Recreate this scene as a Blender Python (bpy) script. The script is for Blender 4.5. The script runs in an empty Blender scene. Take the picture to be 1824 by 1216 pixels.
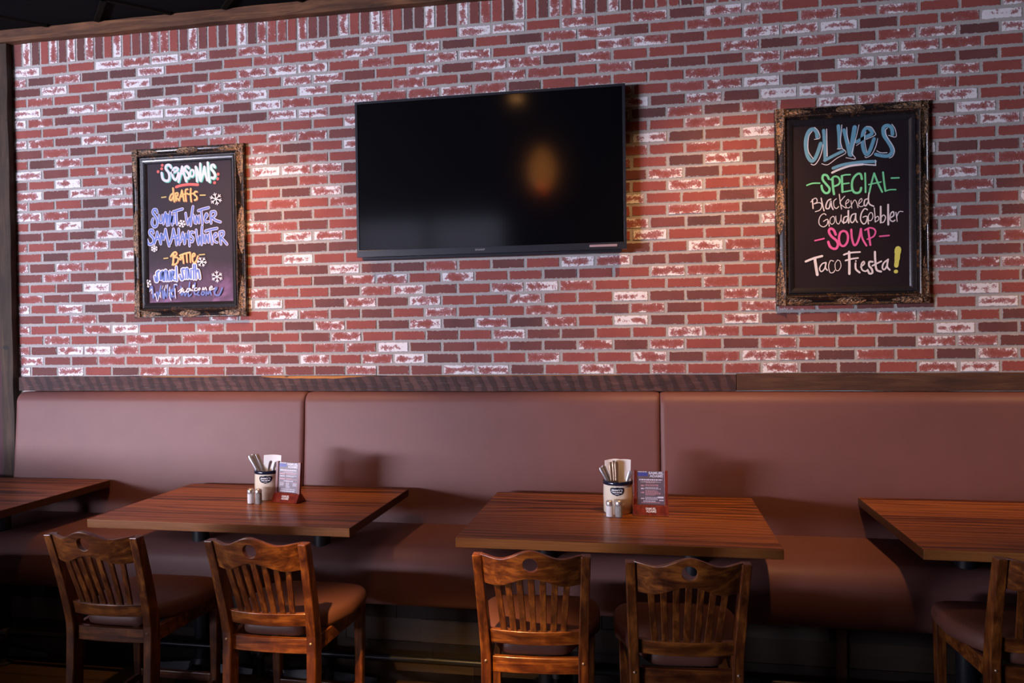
import bpy, bmesh, math, random, json
from mathutils import Vector, Matrix, noise
random.seed(7)
sc = bpy.context.scene
COL = sc.collection
ZF = 1.555            # the calibrated zero (top of the chair rail) stands this high above the floor
# ------------------------------------------------------------------ camera, world, big lights, exposure
cam_data = bpy.data.cameras.new('camera'); cam = bpy.data.objects.new('camera', cam_data); COL.objects.link(cam)
cam_data.sensor_width = 36.0; cam_data.lens = 36.0 * 1337.49 / 1824.0
cam.matrix_world = (Matrix.Translation((4.14694, -4.36947, 0.25413 + ZF)) @ Matrix.Rotation(0.177795, 4, 'Z')
                    @ Matrix.Rotation(math.pi / 2 - 0.013168, 4, 'X') @ Matrix.Rotation(-0.013568, 4, 'Z'))
sc.camera = cam
sc.view_settings.view_transform = 'Standard'; sc.view_settings.look = 'None'
sc.view_settings.gamma = 1.0; sc.view_settings.use_curve_mapping = False
sc.view_settings.exposure = 0.85
world = bpy.data.worlds.new('world'); sc.world = world; world.use_nodes = True
world.node_tree.nodes['Background'].inputs[0].default_value = (0.55, 0.62, 1.0, 1)
world.node_tree.nodes['Background'].inputs[1].default_value = 0.045
WIN_STRENGTH = 84.0         # daylight in the tall side windows
FRONT_WIN = 0.6             # dim street window far behind the viewer
SPOT_W = 150.0               # wall-washing ceiling lights
PEND_W = 800.0
SPOT_WARM = (1.0, 0.50, 0.20)

# ------------------------------------------------------------------ small helpers
def smoothstep(a, b, x):
    t = max(0.0, min(1.0, (x - a) / (b - a))); return t * t * (3 - 2 * t)

def tag(o, label=None, cat=None, group=None, kind=None):
    if label: o['label'] = label
    if cat: o['category'] = cat
    if group: o['group'] = group
    if kind: o['kind'] = kind
    return o

def thing(name, label, cat, loc=(0, 0, 0), rz=0.0, group=None):
    o = bpy.data.objects.new(name, None); COL.objects.link(o); o.empty_display_size = 0.05
    o.location = loc; o.rotation_euler = (0, 0, rz)
    return tag(o, label, cat, group)

def kids(o): return [c for c in bpy.data.objects if c.parent == o]

def dup(root, loc, rz, label, group=None):
    r = root.copy(); COL.objects.link(r); r.location = loc; r.rotation_euler = (0, 0, rz); r['label'] = label
    if group: r['group'] = group
    for ch in kids(root):
        c = ch.copy(); COL.objects.link(c); c.parent = r
        for g in kids(ch):
            d = g.copy(); COL.objects.link(d); d.parent = c
    return r

class MB:
    """collects shapes; build() links them as ONE mesh object"""
    def __init__(self): self.v = []; self.f = []; self.mi = []; self.m = 0
    def face(self, idx): self.f.append(tuple(idx)); self.mi.append(self.m)
    def pts(self, ps):
        b = len(self.v); self.v += [tuple(p) for p in ps]; return b
    def box(self, x0, x1, y0, y1, z0, z1):
        b = self.pts([(x0,y0,z0),(x1,y0,z0),(x1,y1,z0),(x0,y1,z0),(x0,y0,z1),(x1,y0,z1),(x1,y1,z1),(x0,y1,z1)])
        for q in ((0,3,2,1),(4,5,6,7),(0,1,5,4),(1,2,6,5),(2,3,7,6),(3,0,4,7)): self.face([b+i for i in q])
        return self
    def loft(self, rings, caps=True, closed=True):
        n = len(rings[0]); b = [self.pts(r) for r in rings]
        for i in range(len(rings) - 1):
            for k in range(n if closed else n - 1):
                j = (k + 1) % n; self.face((b[i]+k, b[i]+j, b[i+1]+j, b[i+1]+k))
        if caps: self.face([b[0]+k for k in range(n)][::-1]); self.face([b[-1]+k for k in range(n)])
        return self
    def lathe(self, prof, n=32, c=(0, 0, 0), caps=True):
        rings = [[(c[0]+r*math.cos(2*math.pi*k/n), c[1]+r*math.sin(2*math.pi*k/n), c[2]+z) for k in range(n)] for r, z in prof]
        return self.loft(rings, caps)
    def tube(self, path, r, n=12):
        path = [Vector(p) for p in path]; rings = []
        for i, p in enumerate(path):
            t = (path[min(i+1, len(path)-1)] - path[max(i-1, 0)]).normalized()
            up = Vector((0,0,1)) if abs(t.z) < .9 else Vector((1,0,0))
            a = t.cross(up).normalized(); bb = t.cross(a)
            rings.append([p + a*r*math.cos(2*math.pi*k/n) + bb*r*math.sin(2*math.pi*k/n) for k in range(n)])
        return self.loft(rings)
    def bar(self, secs):
        """secs: list of (x, y, z, wx, wy): rectangular sections stacked in z"""
        return self.loft([[(x-wx/2,y-wy/2,z),(x+wx/2,y-wy/2,z),(x+wx/2,y+wy/2,z),(x-wx/2,y+wy/2,z)] for x,y,z,wx,wy in secs])
    def grid(self, fn, nu, nv):
        b = self.pts([fn(i/nu, j/nv) for j in range(nv+1) for i in range(nu+1)])
        for j in range(nv):
            for i in range(nu):
                a = b + j*(nu+1) + i; self.face((a, a+1, a+nu+2, a+nu+1))
        return self
    def mesh(self, name, mats, smooth=None):
        me = bpy.data.meshes.new(name); me.from_pydata(self.v, [], self.f)
        for m in (mats if isinstance(mats, (list, tuple)) else [mats]): me.materials.append(m)
        me.polygons.foreach_set('material_index', self.mi)
        bm = bmesh.new(); bm.from_mesh(me); bmesh.ops.recalc_face_normals(bm, faces=bm.faces); bm.to_mesh(me); bm.free()
        if smooth is not None:
            me.polygons.foreach_set('use_smooth', [True]*len(me.polygons))
            me.set_sharp_from_angle(angle=math.radians(smooth))
        me.update(); return me
    def build(self, name, mats, parent=None, smooth=None, bevel=0.0, seg=2, label=None):
        o = bpy.data.objects.new(name, self.mesh(name, mats, smooth)); COL.objects.link(o)
        if parent: o.parent = parent
        if bevel:
            md = o.modifiers.new('bevel', 'BEVEL'); md.width = bevel; md.segments = seg; md.limit_method = 'ANGLE'; md.angle_limit = math.radians(40)
        if label: o['label'] = label
        return o

# ------------------------------------------------------------------ node helper and materials
class NT:
    def __init__(self, name):
        self.m = bpy.data.materials.new(name); self.m.use_nodes = True; self.t = self.m.node_tree
        self.b = self.t.nodes['Principled BSDF']
    def n(self, typ, **kw):
        x = self.t.nodes.new(typ)
        for k, v in kw.items(): setattr(x, k, v)
        return x
    def put(self, sock, v):
        if v is None: return
        if isinstance(v, bpy.types.NodeSocket): self.t.links.new(v, sock)
        elif isinstance(v, (int, float)): sock.default_value = v
        elif len(v) == 3 and sock.type == 'RGBA': sock.default_value = (*v, 1)
        else: sock.default_value = v
    def math(self, op, a, b=0.0, c=None, clamp=False):
        x = self.n('ShaderNodeMath', operation=op, use_clamp=clamp); self.put(x.inputs[0], a); self.put(x.inputs[1], b)
        if c is not None: self.put(x.inputs[2], c)
        return x.outputs[0]
    def mix(self, fac, a, b, blend='MIX'):
        x = self.n('ShaderNodeMix', data_type='RGBA', blend_type=blend); self.put(x.inputs[0], fac); self.put(x.inputs[6], a); self.put(x.inputs[7], b)
        return x.outputs[2]
    def coord(self, which='Object', scale=(1,1,1), loc=None, rot=(0,0,0)):
        tc = self.n('ShaderNodeTexCoord'); mp = self.n('ShaderNodeMapping'); self.t.links.new(tc.outputs[which], mp.inputs[0])
        mp.inputs['Scale'].default_value = scale; mp.inputs['Rotation'].default_value = rot
        if loc is not None: self.put(mp.inputs['Location'], loc)
        return mp.outputs[0]
    def noise(self, vec, scale, detail=4, rough=.55, dist=0.0, w=None):
        x = self.n('ShaderNodeTexNoise'); 
        if w is not None: x.noise_dimensions = '4D'; self.put(x.inputs['W'], w)
        self.put(x.inputs['Vector'], vec); x.inputs['Scale'].default_value = scale; x.inputs['Detail'].default_value = detail
        x.inputs['Roughness'].default_value = rough; x.inputs['Distortion'].default_value = dist; return x.outputs[0]
    def ramp(self, fac, stops, interp='LINEAR'):
        x = self.n('ShaderNodeValToRGB'); self.put(x.inputs[0], fac); x.color_ramp.interpolation = interp
        e = x.color_ramp.elements
        while len(e) < len(stops): e.new(.5)
        for el, (p, c) in zip(e, stops):
            el.position = p; el.color = (*c, 1) if not isinstance(c, (int, float)) else (c, c, c, 1)
        return x.outputs[0]
    def step(self, v, lo, hi):
        x = self.n('ShaderNodeMapRange', interpolation_type='SMOOTHSTEP'); self.put(x.inputs[0], v); self.put(x.inputs[1], lo); self.put(x.inputs[2], hi); return x.outputs[0]
    def bump(self, h, strength, dist=.002):
        x = self.n('ShaderNodeBump'); self.put(x.inputs['Height'], h); x.inputs['Strength'].default_value = strength; x.inputs['Distance'].default_value = dist
        self.t.links.new(x.outputs[0], self.b.inputs['Normal'])
    def rnd(self): return self.n('ShaderNodeObjectInfo').outputs['Random']
    def out(self, color=None, rough=None, metal=None, coat=None, coat_rough=.08, spec=None):
        self.put(self.b.inputs['Base Color'], color); self.put(self.b.inputs['Roughness'], rough); self.put(self.b.inputs['Metallic'], metal)
        if coat is not None: self.put(self.b.inputs['Coat Weight'], coat); self.b.inputs['Coat Roughness'].default_value = coat_rough
        if spec is not None: self.b.inputs['Specular IOR Level'].default_value = spec
        return self.m

def plain(name, c, rough=.5, metal=0.0, var=0.08, spec=None, coat=None):
    t = NT(name); v = t.coord(); f = t.noise(v, 14, 3)
    return t.out(t.mix(f, [x*(1-var) for x in c], [min(1, x*(1+var)) for x in c]), rough, metal, coat, spec=spec)

def glow(name, c, s):
    t = NT(name); t.b.inputs['Base Color'].default_value = (*c, 1); t.b.inputs['Emission Color'].default_value = (*c, 1); t.b.inputs['Emission Strength'].default_value = s
    return t.m

def wood(name, dark, mid, light, axis='X', rough=.35, coat=.3, g=1.0, blotch=.5, coat_rough=.12):
    t = NT(name); s = {'X': (2.2*g, 28*g, 28*g), 'Z': (28*g, 28*g, 2.2*g), 'Y': (28*g, 2.2*g, 28*g)}[axis]
    r = t.rnd(); v = t.coord('Object', s); off = t.n('ShaderNodeVectorMath', operation='ADD'); t.put(off.inputs[0], v)
    cmb = t.n('ShaderNodeCombineXYZ'); t.put(cmb.inputs[0], t.math('MULTIPLY', r, 37)); t.put(cmb.inputs[1], t.math('MULTIPLY', r, 61)); t.put(cmb.inputs[2], t.math('MULTIPLY', r, 23))
    t.t.links.new(cmb.outputs[0], off.inputs[1]); v = off.outputs[0]
    fine = t.noise(v, 1.6, 6, .65, .6); big = t.noise(t.coord('Object', (1,1,1), cmb.outputs[0]), 13, 3, .6, .5)
    f = t.math('ADD', t.math('MULTIPLY', fine, 1-blotch*.7), t.math('MULTIPLY', big, blotch*.7))
    c = t.ramp(f, [(.36, dark), (.5, mid), (.64, light)])
    t.bump(fine, .08, .001)
    return t.out(c, rough, 0, coat, coat_rough)

M = {}
# --- bricks
def brick_material():
    t = NT('brick face')
    uv = t.n('ShaderNodeUVMap', uv_map='pos').outputs[0]; uv2 = t.n('ShaderNodeUVMap', uv_map='size').outputs[0]
    s1 = t.n('ShaderNodeSeparateXYZ'); t.put(s1.inputs[0], uv); s2 = t.n('ShaderNodeSeparateXYZ'); t.put(s2.inputs[0], uv2)
    u, v = s1.outputs[0], s1.outputs[1]
    ed = t.math('MINIMUM', t.math('MINIMUM', u, t.math('SUBTRACT', s2.outputs[0], u)), t.math('MINIMUM', v, t.math('SUBTRACT', s2.outputs[1], v)))
    at = t.n('ShaderNodeVertexColor', layer_name='bk'); sp = t.n('ShaderNodeSeparateColor'); t.t.links.new(at.outputs[0], sp.inputs[0])
    dark, white, rnd = sp.outputs[0], sp.outputs[1], sp.outputs[2]
    w = t.math('MULTIPLY', rnd, 47.0)
    vec = t.coord('Object')
    n1 = t.noise(vec, 15, 7, .72, .5, w); n2 = t.noise(vec, 110, 3, .6, 0, w); n3 = t.noise(vec, 8, 2, .5, 0, w); n4 = t.noise(vec, 60, 4, .6, .2)
    red = t.mix(n3, (.25, .056, .046), (.37, .092, .072)); drk = t.mix(n3, (.085, .036, .036), (.17, .064, .058))
    base = t.mix(dark, red, drk)
    base = t.mix(t.math('MULTIPLY', t.step(n2, .58, .75), .35), base, (.36, .13, .11))
    pits = t.step(n2, .36, .27); base = t.mix(t.math('MULTIPLY', pits, .75), base, (.03, .016, .016))
    # lime whitewash left from the reclaimed brick: thick along the arrises, patchy inside
    near = t.step(ed, .030, .0)
    lvl = t.math('ADD', t.math('MULTIPLY', near, .19), t.math('MULTIPLY', n1, 1.25))
    lvl = t.math('ADD', lvl, t.math('MULTIPLY', t.math('SUBTRACT', n2, .5), .45))
    thr = t.math('SUBTRACT', 1.075, t.math('MULTIPLY', white, .41))
    wm = t.math('MULTIPLY', t.step(t.math('SUBTRACT', lvl, thr), -.02, .06), t.step(white, .02, .1))
    haze = t.math('MULTIPLY', t.step(t.math('SUBTRACT', lvl, thr), -.22, .06), t.math('MULTIPLY', white, .42))
    base = t.mix(haze, base, (.62, .44, .48)); base = t.mix(wm, base, (.86, .83, .84))
    # ragged mortar smeared over the arris
    mort = t.mix(n2, (.34, .312, .295), (.48, .443, .418))
    rag = t.math('SUBTRACT', ed, t.math('MULTIPLY', t.step(n4, .42, .74), .0062))
    mm = t.step(rag, .0012, -.0004)
    base = t.mix(mm, base, mort)
    t.bump(t.math('ADD', t.math('MULTIPLY', n2, .5), t.math('SUBTRACT', n4, pits)), .35, .002)
    return t.out(base, .82, 0)
M['brick'] = brick_material()
t = NT('mortar'); v = t.coord(); f = t.noise(v, 70, 4); t.bump(f, .6, .003)
M['mortar'] = t.out(t.mix(f, (.35, .322, .305), (.51, .472, .446)), .9)

# --- rough sawn reclaimed timber
def reclaimed(name, dark, mid, light, axis='X', saw=0.0, coat=0.0):
    t = NT(name); s = (1.6, 22, 22) if axis == 'X' else (22, 22, 1.6)
    v = t.coord('Object', s); f = t.noise(v, 1.4, 7, .68, .8); big = t.noise(t.coord(), 3.0, 3)
    c = t.ramp(t.math('ADD', t.math('MULTIPLY', f, .65), t.math('MULTIPLY', big, .35)), [(.34, dark), (.5, mid), (.66, light)])
    h = f
    if saw:
        wv = t.n('ShaderNodeTexWave', wave_type='BANDS', bands_direction='X'); t.put(wv.inputs['Vector'], t.coord('Object', (1, 1, 1), None, (0, math.radians(24), 0)))
        wv.inputs['Scale'].default_value = 4.6; wv.inputs['Distortion'].default_value = 2.2; wv.inputs['Detail'].default_value = 3; wv.inputs['Detail Scale'].default_value = 2.5
        st = t.step(wv.outputs[0], .25, .8)
        c = t.mix(t.math('MULTIPLY', st, saw), c, [x*.40 for x in dark]); fibre = t.noise(t.coord('Object', (14, 60, 160)), 1.0, 3)
        c = t.mix(t.math('MULTIPLY', t.step(fibre, .60, .72), .35), c, (.22, .16, .17)); h = t.math('ADD', h, st)
    knots = t.step(t.noise(t.coord('Object', (9, 9, 9)), 1.0, 1), .74, .80); c = t.mix(knots, c, (.012, .008, .007))
    t.bump(h, .5, .003)
    return t.out(c, .78, 0, coat)
M['beam'] = reclaimed('reclaimed beam', (.030, .010, .004), (.105, .040, .015), (.25, .105, .040))
M['post'] = reclaimed('reclaimed post', (.012, .006, .003), (.038, .019, .009), (.085, .047, .025), 'Z')
M['rail_saw'] = reclaimed('saw marked rail', (.040, .017, .017), (.085, .035, .030), (.15, .064, .050), 'X', .6)
M['rail_brown'] = reclaimed('brown rail', (.028, .012, .007), (.085, .036, .018), (.15, .070, .034))
M['lit_edge'] = reclaimed('lit orange rail wood', (.36, .12, .02), (.52, .20, .04), (.66, .30, .08))  # orange of the lamplight on the rail top put into the wood colour

# --- furniture
def tabletop_material():
    t = NT('varnished oak top')
    tc = t.n('ShaderNodeTexCoord'); sp = t.n('ShaderNodeSeparateXYZ'); t.t.links.new(tc.outputs['Object'], sp.inputs[0])
    r = t.rnd(); board = t.math('FLOOR', t.math('DIVIDE', sp.outputs[1], .105))
    wn = t.n('ShaderNodeTexWhiteNoise', noise_dimensions='2D'); cb = t.n('ShaderNodeCombineXYZ'); t.put(cb.inputs[0], board); t.put(cb.inputs[1], t.math('MULTIPLY', r, 31)); t.t.links.new(cb.outputs[0], wn.inputs[0])
    bo = t.n('ShaderNodeCombineXYZ'); t.put(bo.inputs[0], t.math('MULTIPLY', wn.outputs[0], 9)); t.put(bo.inputs[2], t.math('MULTIPLY', wn.outputs[0], 5))
    mp = t.coord('Object', (1, 1, 1), bo.outputs[0])
    sc_ = t.n('ShaderNodeVectorMath', operation='MULTIPLY'); t.put(sc_.inputs[0], mp); sc_.inputs[1].default_value = (1.7, 17, 17)
    wv = t.n('ShaderNodeTexWave', wave_type='BANDS', bands_direction='Y'); t.put(wv.inputs[0], sc_.outputs[0]); wv.inputs['Scale'].default_value = .38; wv.inputs['Distortion'].default_value = 15; wv.inputs['Detail'].default_value = 3; wv.inputs['Detail Scale'].default_value = .9
    sc2 = t.n('ShaderNodeVectorMath', operation='MULTIPLY'); t.put(sc2.inputs[0], mp); sc2.inputs[1].default_value = (5, 150, 150)
    fine = t.noise(sc2.outputs[0], 1.0, 4)
    f = t.math('ADD', t.math('MULTIPLY', wv.outputs[0], .42), t.math('MULTIPLY', fine, .58)); f = t.math('ADD', f, t.math('MULTIPLY', t.math('SUBTRACT', wn.outputs[0], .5), .30))
    c = t.ramp(f, [(.22, (.050, .012, .003)), (.42, (.20, .060, .012)), (.72, (.36, .125, .027))])
    t.bump(fine, .04, .0006)
    nm = t.n('ShaderNodeSeparateXYZ'); t.t.links.new(tc.outputs['Normal'], nm.inputs[0])
    edge = t.mix(fine, (.19, .064, .014), (.40, .150, .042)); endg_shade = t.mix(fine, (.028, .011, .004), (.085, .034, .012))  # table ends: end grain with side shade painted in as darker brown
    c = t.mix(t.step(t.math('MULTIPLY', nm.outputs[1], -1), .6, .8), c, edge); c = t.mix(t.step(t.math('ABSOLUTE', nm.outputs[0]), .6, .8), c, endg_shade)
    return t.out(c, .40, 0, .20, .12, .22)
M['top'] = tabletop_material()
M['chair_z'] = wood('stained beech upright', (.024, .0042, .0012), (.088, .0225, .0045), (.23, .072, .012), 'Z', .36, .28)
M['chair_x'] = wood('stained beech rail', (.028, .0052, .0014), (.104, .0275, .0055), (.27, .087, .014), 'X', .36, .28)
def vinyl(name, c):
    t = NT(name); v = t.coord(); f = t.noise(v, 340, 3); g = t.noise(v, 5, 2)
    t.bump(f, .18, .0012)
    return t.out(t.mix(g, [x*.9 for x in c], [x*1.08 for x in c]), .52, 0, None, spec=.38)
M['vinyl'] = vinyl('brown vinyl', (.185, .080, .072))
M['seat'] = vinyl('chair vinyl', (.100, .038, .027))
M['iron'] = plain('black iron', (.012, .014, .018), .42, 0.0, .2, .5)
M['pipe'] = plain('dark steel pipe', (.016, .017, .02), .32, .6)
M['galv'] = plain('grey pipe fitting', (.07, .07, .072), .5, .7)
M['bolt'] = plain('worn bolt head', (.35, .25, .18), .35, .7)
def planks():
    t = NT('reclaimed cladding'); at = t.n('ShaderNodeVertexColor', layer_name='tone')
    f = t.noise(t.coord('Object', (1.5, 18, 18)), 1.5, 6, .65, .6)
    c = t.mix(f, (.5, .5, .5), (2.2, 2.1, 2.0)); c = t.mix(1.0, at.outputs[0], c, 'MULTIPLY'); t.bump(f, .4, .003)
    return t.out(c, .8)
M['clad'] = planks()
t = NT('dark floor boards'); br = t.n('ShaderNodeTexBrick'); t.put(br.inputs['Vector'], t.coord()); br.inputs['Scale'].default_value = 1.0
br.inputs['Color1'].default_value = (.055, .028, .010, 1); br.inputs['Color2'].default_value = (.09, .05, .018, 1); br.inputs['Mortar'].default_value = (.01, .006, .004, 1)
br.inputs['Brick Width'].default_value = 1.2; br.inputs['Row Height'].default_value = .11; br.inputs['Mortar Size'].default_value = .004
M['floor'] = t.out(t.mix(t.noise(t.coord('Object', (2, 30, 30)), 1.4, 5), br.outputs[0], (.03, .015, .006)), .5)
M['ceil'] = plain('black ceiling tile', (.0045, .0042, .005), .95, 0, .08, .1)
M['tbar'] = plain('brown ceiling grid', (.006, .004, .0025), .8, 0, .08, .1)
M['darkwall'] = plain('dark red painted wall', (.06, .018, .025), .8)
M['greywall'] = plain('dark painted wall', (.05, .035, .03), .8)
M['mullion'] = plain('dark window frame', (.02, .02, .022), .5)
# --- screens, frames, boards
t = NT('dark glossy panel'); M['screen'] = t.out((.003, .003, .004), .11, 0, None, spec=.5)
M['bezel'] = plain('black gloss plastic', (.022, .024, .032), .30)
M['silver_text'] = plain('grey printed lettering', (.42, .40, .40), .5)
M['sticker'] = plain('pale sticker', (.36, .26, .28), .5)
def gilt():
    t = NT('antique black and gold'); v = t.coord(); f = t.noise(v, 26, 5, .65, .4); g = t.noise(v, 150, 2)
    m = t.step(t.math('ADD', t.math('MULTIPLY', f, .7), t.math('MULTIPLY', g, .3)), .52, .70)
    t.bump(g, .12, .001); return t.out(t.mix(m, (.016, .012, .012), (.26, .12, .05)), .27, t.math('MULTIPLY', m, .4), .3)
M['gilt'] = gilt()
def ornament_mat():
    t = NT('gold carved ornament'); v = t.coord(); f = t.noise(v, 90, 4, .6, 1.2)
    m = t.step(f, .44, .58); t.bump(f, .9, .004); return t.out(t.mix(m, (.020, .013, .012), (.42, .24, .13)), .42, t.math('MULTIPLY', m, .5))
M['orn'] = ornament_mat()
M['frame_black'] = plain('black frame lacquer', (.020, .018, .021), .24, 0, .2, None, .4)
t = NT('slate board'); f = t.noise(t.coord(), 3, 3); M['board'] = t.out(t.mix(f, (.014, .009, .013), (.024, .015, .019)), .5, spec=.3)
t = NT('chalk dusted slate'); tc = t.n('ShaderNodeTexCoord'); sp = t.n('ShaderNodeSeparateXYZ'); t.t.links.new(tc.outputs['Object'], sp.inputs[0])
f = t.noise(t.coord(), 6, 4, .6, .8); low = t.step(t.math('ADD', sp.outputs[2], t.math('MULTIPLY', f, .22)), -.05, -.28)
pat = t.step(f, .42, .62)
M['board_dust'] = t.out(t.mix(t.math('MULTIPLY', low, t.math('ADD', .35, t.math('MULTIPLY', pat, .6))), (.040, .028, .036), (.26, .13, .26)), .6, spec=.18)
INK = dict(blue=(.17, .42, .56), white=(.84, .80, .84), green=(.22, .80, .40), pink=(.84, .14, .42), lime=(.72, .72, .15), teal=(.10, .52, .42), coral=(.80, .13, .11),
           yellow=(.74, .53, .17), orange=(.46, .12, .05), pale=(.68, .63, .76), blueink=(.12, .20, .58), faded=(.13, .19, .52))
for k, c in INK.items(): M['ink_'+k] = plain('marker '+k, c, .6, 0, .1)
# --- tabletop things
M['crock'] = plain('cream glaze', (.88, .77, .60), .16, 0, .04, None, .4)
M['navy'] = plain('navy glaze', (.010, .014, .035), .16, 0, .1, None, .4)
M['white_print'] = plain('white print', (.80, .78, .78), .6)
M['paper'] = plain('white paper napkin', (.92, .91, .91), .85, 0, .03)
M['steel'] = plain('stainless steel', (.62, .62, .65), .42, .85)
M['brown_steel'] = plain('twisted brown handle', (.36, .24, .16), .4, .6)
M['cap'] = plain('chromed cap', (.72, .70, .68), .38, .85)
t = NT('shaker glass'); t.b.inputs['Alpha'].default_value = .20; M['glass'] = t.out((.98, .99, .98), .02)
M['salt'] = plain('salt', (.95, .95, .95), .9)
t = NT('pepper'); M['pepper'] = t.out(t.ramp(t.noise(t.coord(), 700, 2), [(.38, (.02, .016, .013)), (.5, (.16, .14, .12)), (.62, (.50, .48, .45))]), .8)
M['cherry'] = wood('cherry stained holder', (.10, .012, .008), (.20, .026, .014), (.27, .04, .02), 'Z', .3, .4, 1.0, .3)
t = NT('menu card'); f = t.noise(t.coord('Object', (9, 9, 9)), 1, 2); M['card'] = t.out(t.mix(f, (.15, .09, .075), (.17, .14, .20)), .35, 0, .4)
M['card_blue'] = plain('blue print', (.07, .08, .34), .4)
M['card_white'] = plain('pale print', (.80, .77, .88), .4)
M['card_pink'] = plain('pink print', (.74, .36, .40), .4)
# ================================================================== THE SETTING
def struct(mb, name, mats, smooth=None, bevel=0, label=None):
    return tag(mb.build(name, mats, None, smooth, bevel), label, None, None, 'structure')
FX0, FX1, FY = -5.2, 9.0, -7.8
ZC = 2.29 + ZF
struct(MB().box(FX0, FX1, FY, .2, -.1, 0), 'floor', M['floor'])
# ceiling: black tiles in a grid that runs at 45 degrees to the wall
cl = MB(); cl.box(FX0, FX1, FY, .2, ZC, ZC + .1); cl.m = 1
PA = Vector((-.08, -.10)); dA = Vector((-.7071, .7071)); dB = Vector((.7071, .7071))
def clip(p, d):
    lo, hi = -30.0, 30.0
    for a, l, h in ((0, FX0, FX1), (1, FY, -.07)):
        t0, t1 = sorted(((l - p[a]) / d[a], (h - p[a]) / d[a])); lo, hi = max(lo, t0), min(hi, t1)
    return (lo, hi) if hi > lo + .05 else None
for d, nrm, off, w in ((dA, dB, -.06, .030), (dB, dA, .36, .022)):
    for k in range(-26, 26):
        p = PA + nrm * (off + k * .63); r = clip(p, d)
        if not r: continue
        a, b = p + d * r[0], p + d * r[1]; n = Vector((-d.y, d.x)) * w / 2
        cl.loft([[(q.x + s*n.x, q.y + s*n.y, z) for s, z in ((-1, ZC - .016), (1, ZC - .016), (1, ZC + .01), (-1, ZC + .01))] for q in (a, b)])
struct(cl, 'ceiling', [M['ceil'], M['tbar']])
# left wall with tall street windows: the daylight of the room
SY0, SY1, SZ0, SZ1 = -7.5, -4.7, 1.15, 1.80
wl_ = MB(); wl_.box(FX0 - .1, FX0, SY1, .2, 0, ZC); wl_.box(FX0 - .1, FX0, FY, SY0, 0, ZC); wl_.box(FX0 - .1, FX0, SY0, SY1, 0, SZ0); wl_.box(FX0 - .1, FX0, SY0, SY1, SZ1, ZC)
struct(wl_, 'wall_left', M['greywall'])
wl_ = MB()
for k in range(4):
    y = SY0 + (SY1 - SY0) * k / 3; wl_.box(FX0 - .09, FX0 + .03, y - .035, y + .035, SZ0, SZ1)
for z in (SZ0, SZ1): wl_.box(FX0 - .09, FX0 + .03, SY0 - .03, SY1 + .03, z - .045, z + .045)
wfl = struct(wl_, 'window_2', M['mullion'])
MB().box(FX0 - .07, FX0 - .06, SY0, SY1, SZ0, SZ1).build('pane', glow('bright daylight through glass', (.80, .80, 1.0), WIN_STRENGTH * .32), wfl)
struct(MB().box(FX1, FX1 + .1, FY, .2, 0, ZC), 'wall_right', M['greywall'])
struct(MB().box(-.70, -.58, FY + .02, -1.2, 0, 1.13), 'added_light_block', M['darkwall'], None, .01)  # added unseen blocker: keeps window light off the lower furniture
# front wall (behind the camera): a bright street window at the far left, a dim transom further right
VX0, VX1 = -5.0, -1.4
wf = MB(); WX0, WX1, WZ0, WZ1 = -3.3, 1.9, 2.95, 3.72
wf.box(FX0, FX1, FY - .1, FY, 0, SZ0); wf.box(FX0, VX0, FY - .1, FY, SZ0, SZ1); wf.box(VX1, FX1, FY - .1, FY, SZ0, SZ1); wf.box(FX0, FX1, FY - .1, FY, SZ1, WZ0); wf.box(FX0, WX0, FY - .1, FY, WZ0, ZC); wf.box(WX1, FX1, FY - .1, FY, WZ0, ZC); wf.box(WX0, WX1, FY - .1, FY, WZ1, ZC)
struct(wf, 'wall_front', M['greywall'])
wn = MB()
for k in range(5):
    x = WX0 + (WX1 - WX0) * k / 4; wn.box(x - .04, x + .04, FY - .09, FY + .03, WZ0, WZ1)
for z in (WZ0, WZ1): wn.box(WX0 - .04, WX1 + .04, FY - .09, FY + .03, z - .05, z + .05)
wfr = struct(wn, 'window_1', M['mullion'])
pane = MB(); pane.box(WX0, WX1, FY - .07, FY - .06, WZ0, WZ1)
pane.build('pane', glow('dim transom glass', (.74, .74, 1.0), FRONT_WIN), wfr); pane = MB()
pane.box(VX0, VX1, FY - .07, FY - .06, SZ0, SZ1); po = pane.build('pane', glow('daylight in front glass', (.80, .80, 1.0), WIN_STRENGTH), wfr)

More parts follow.
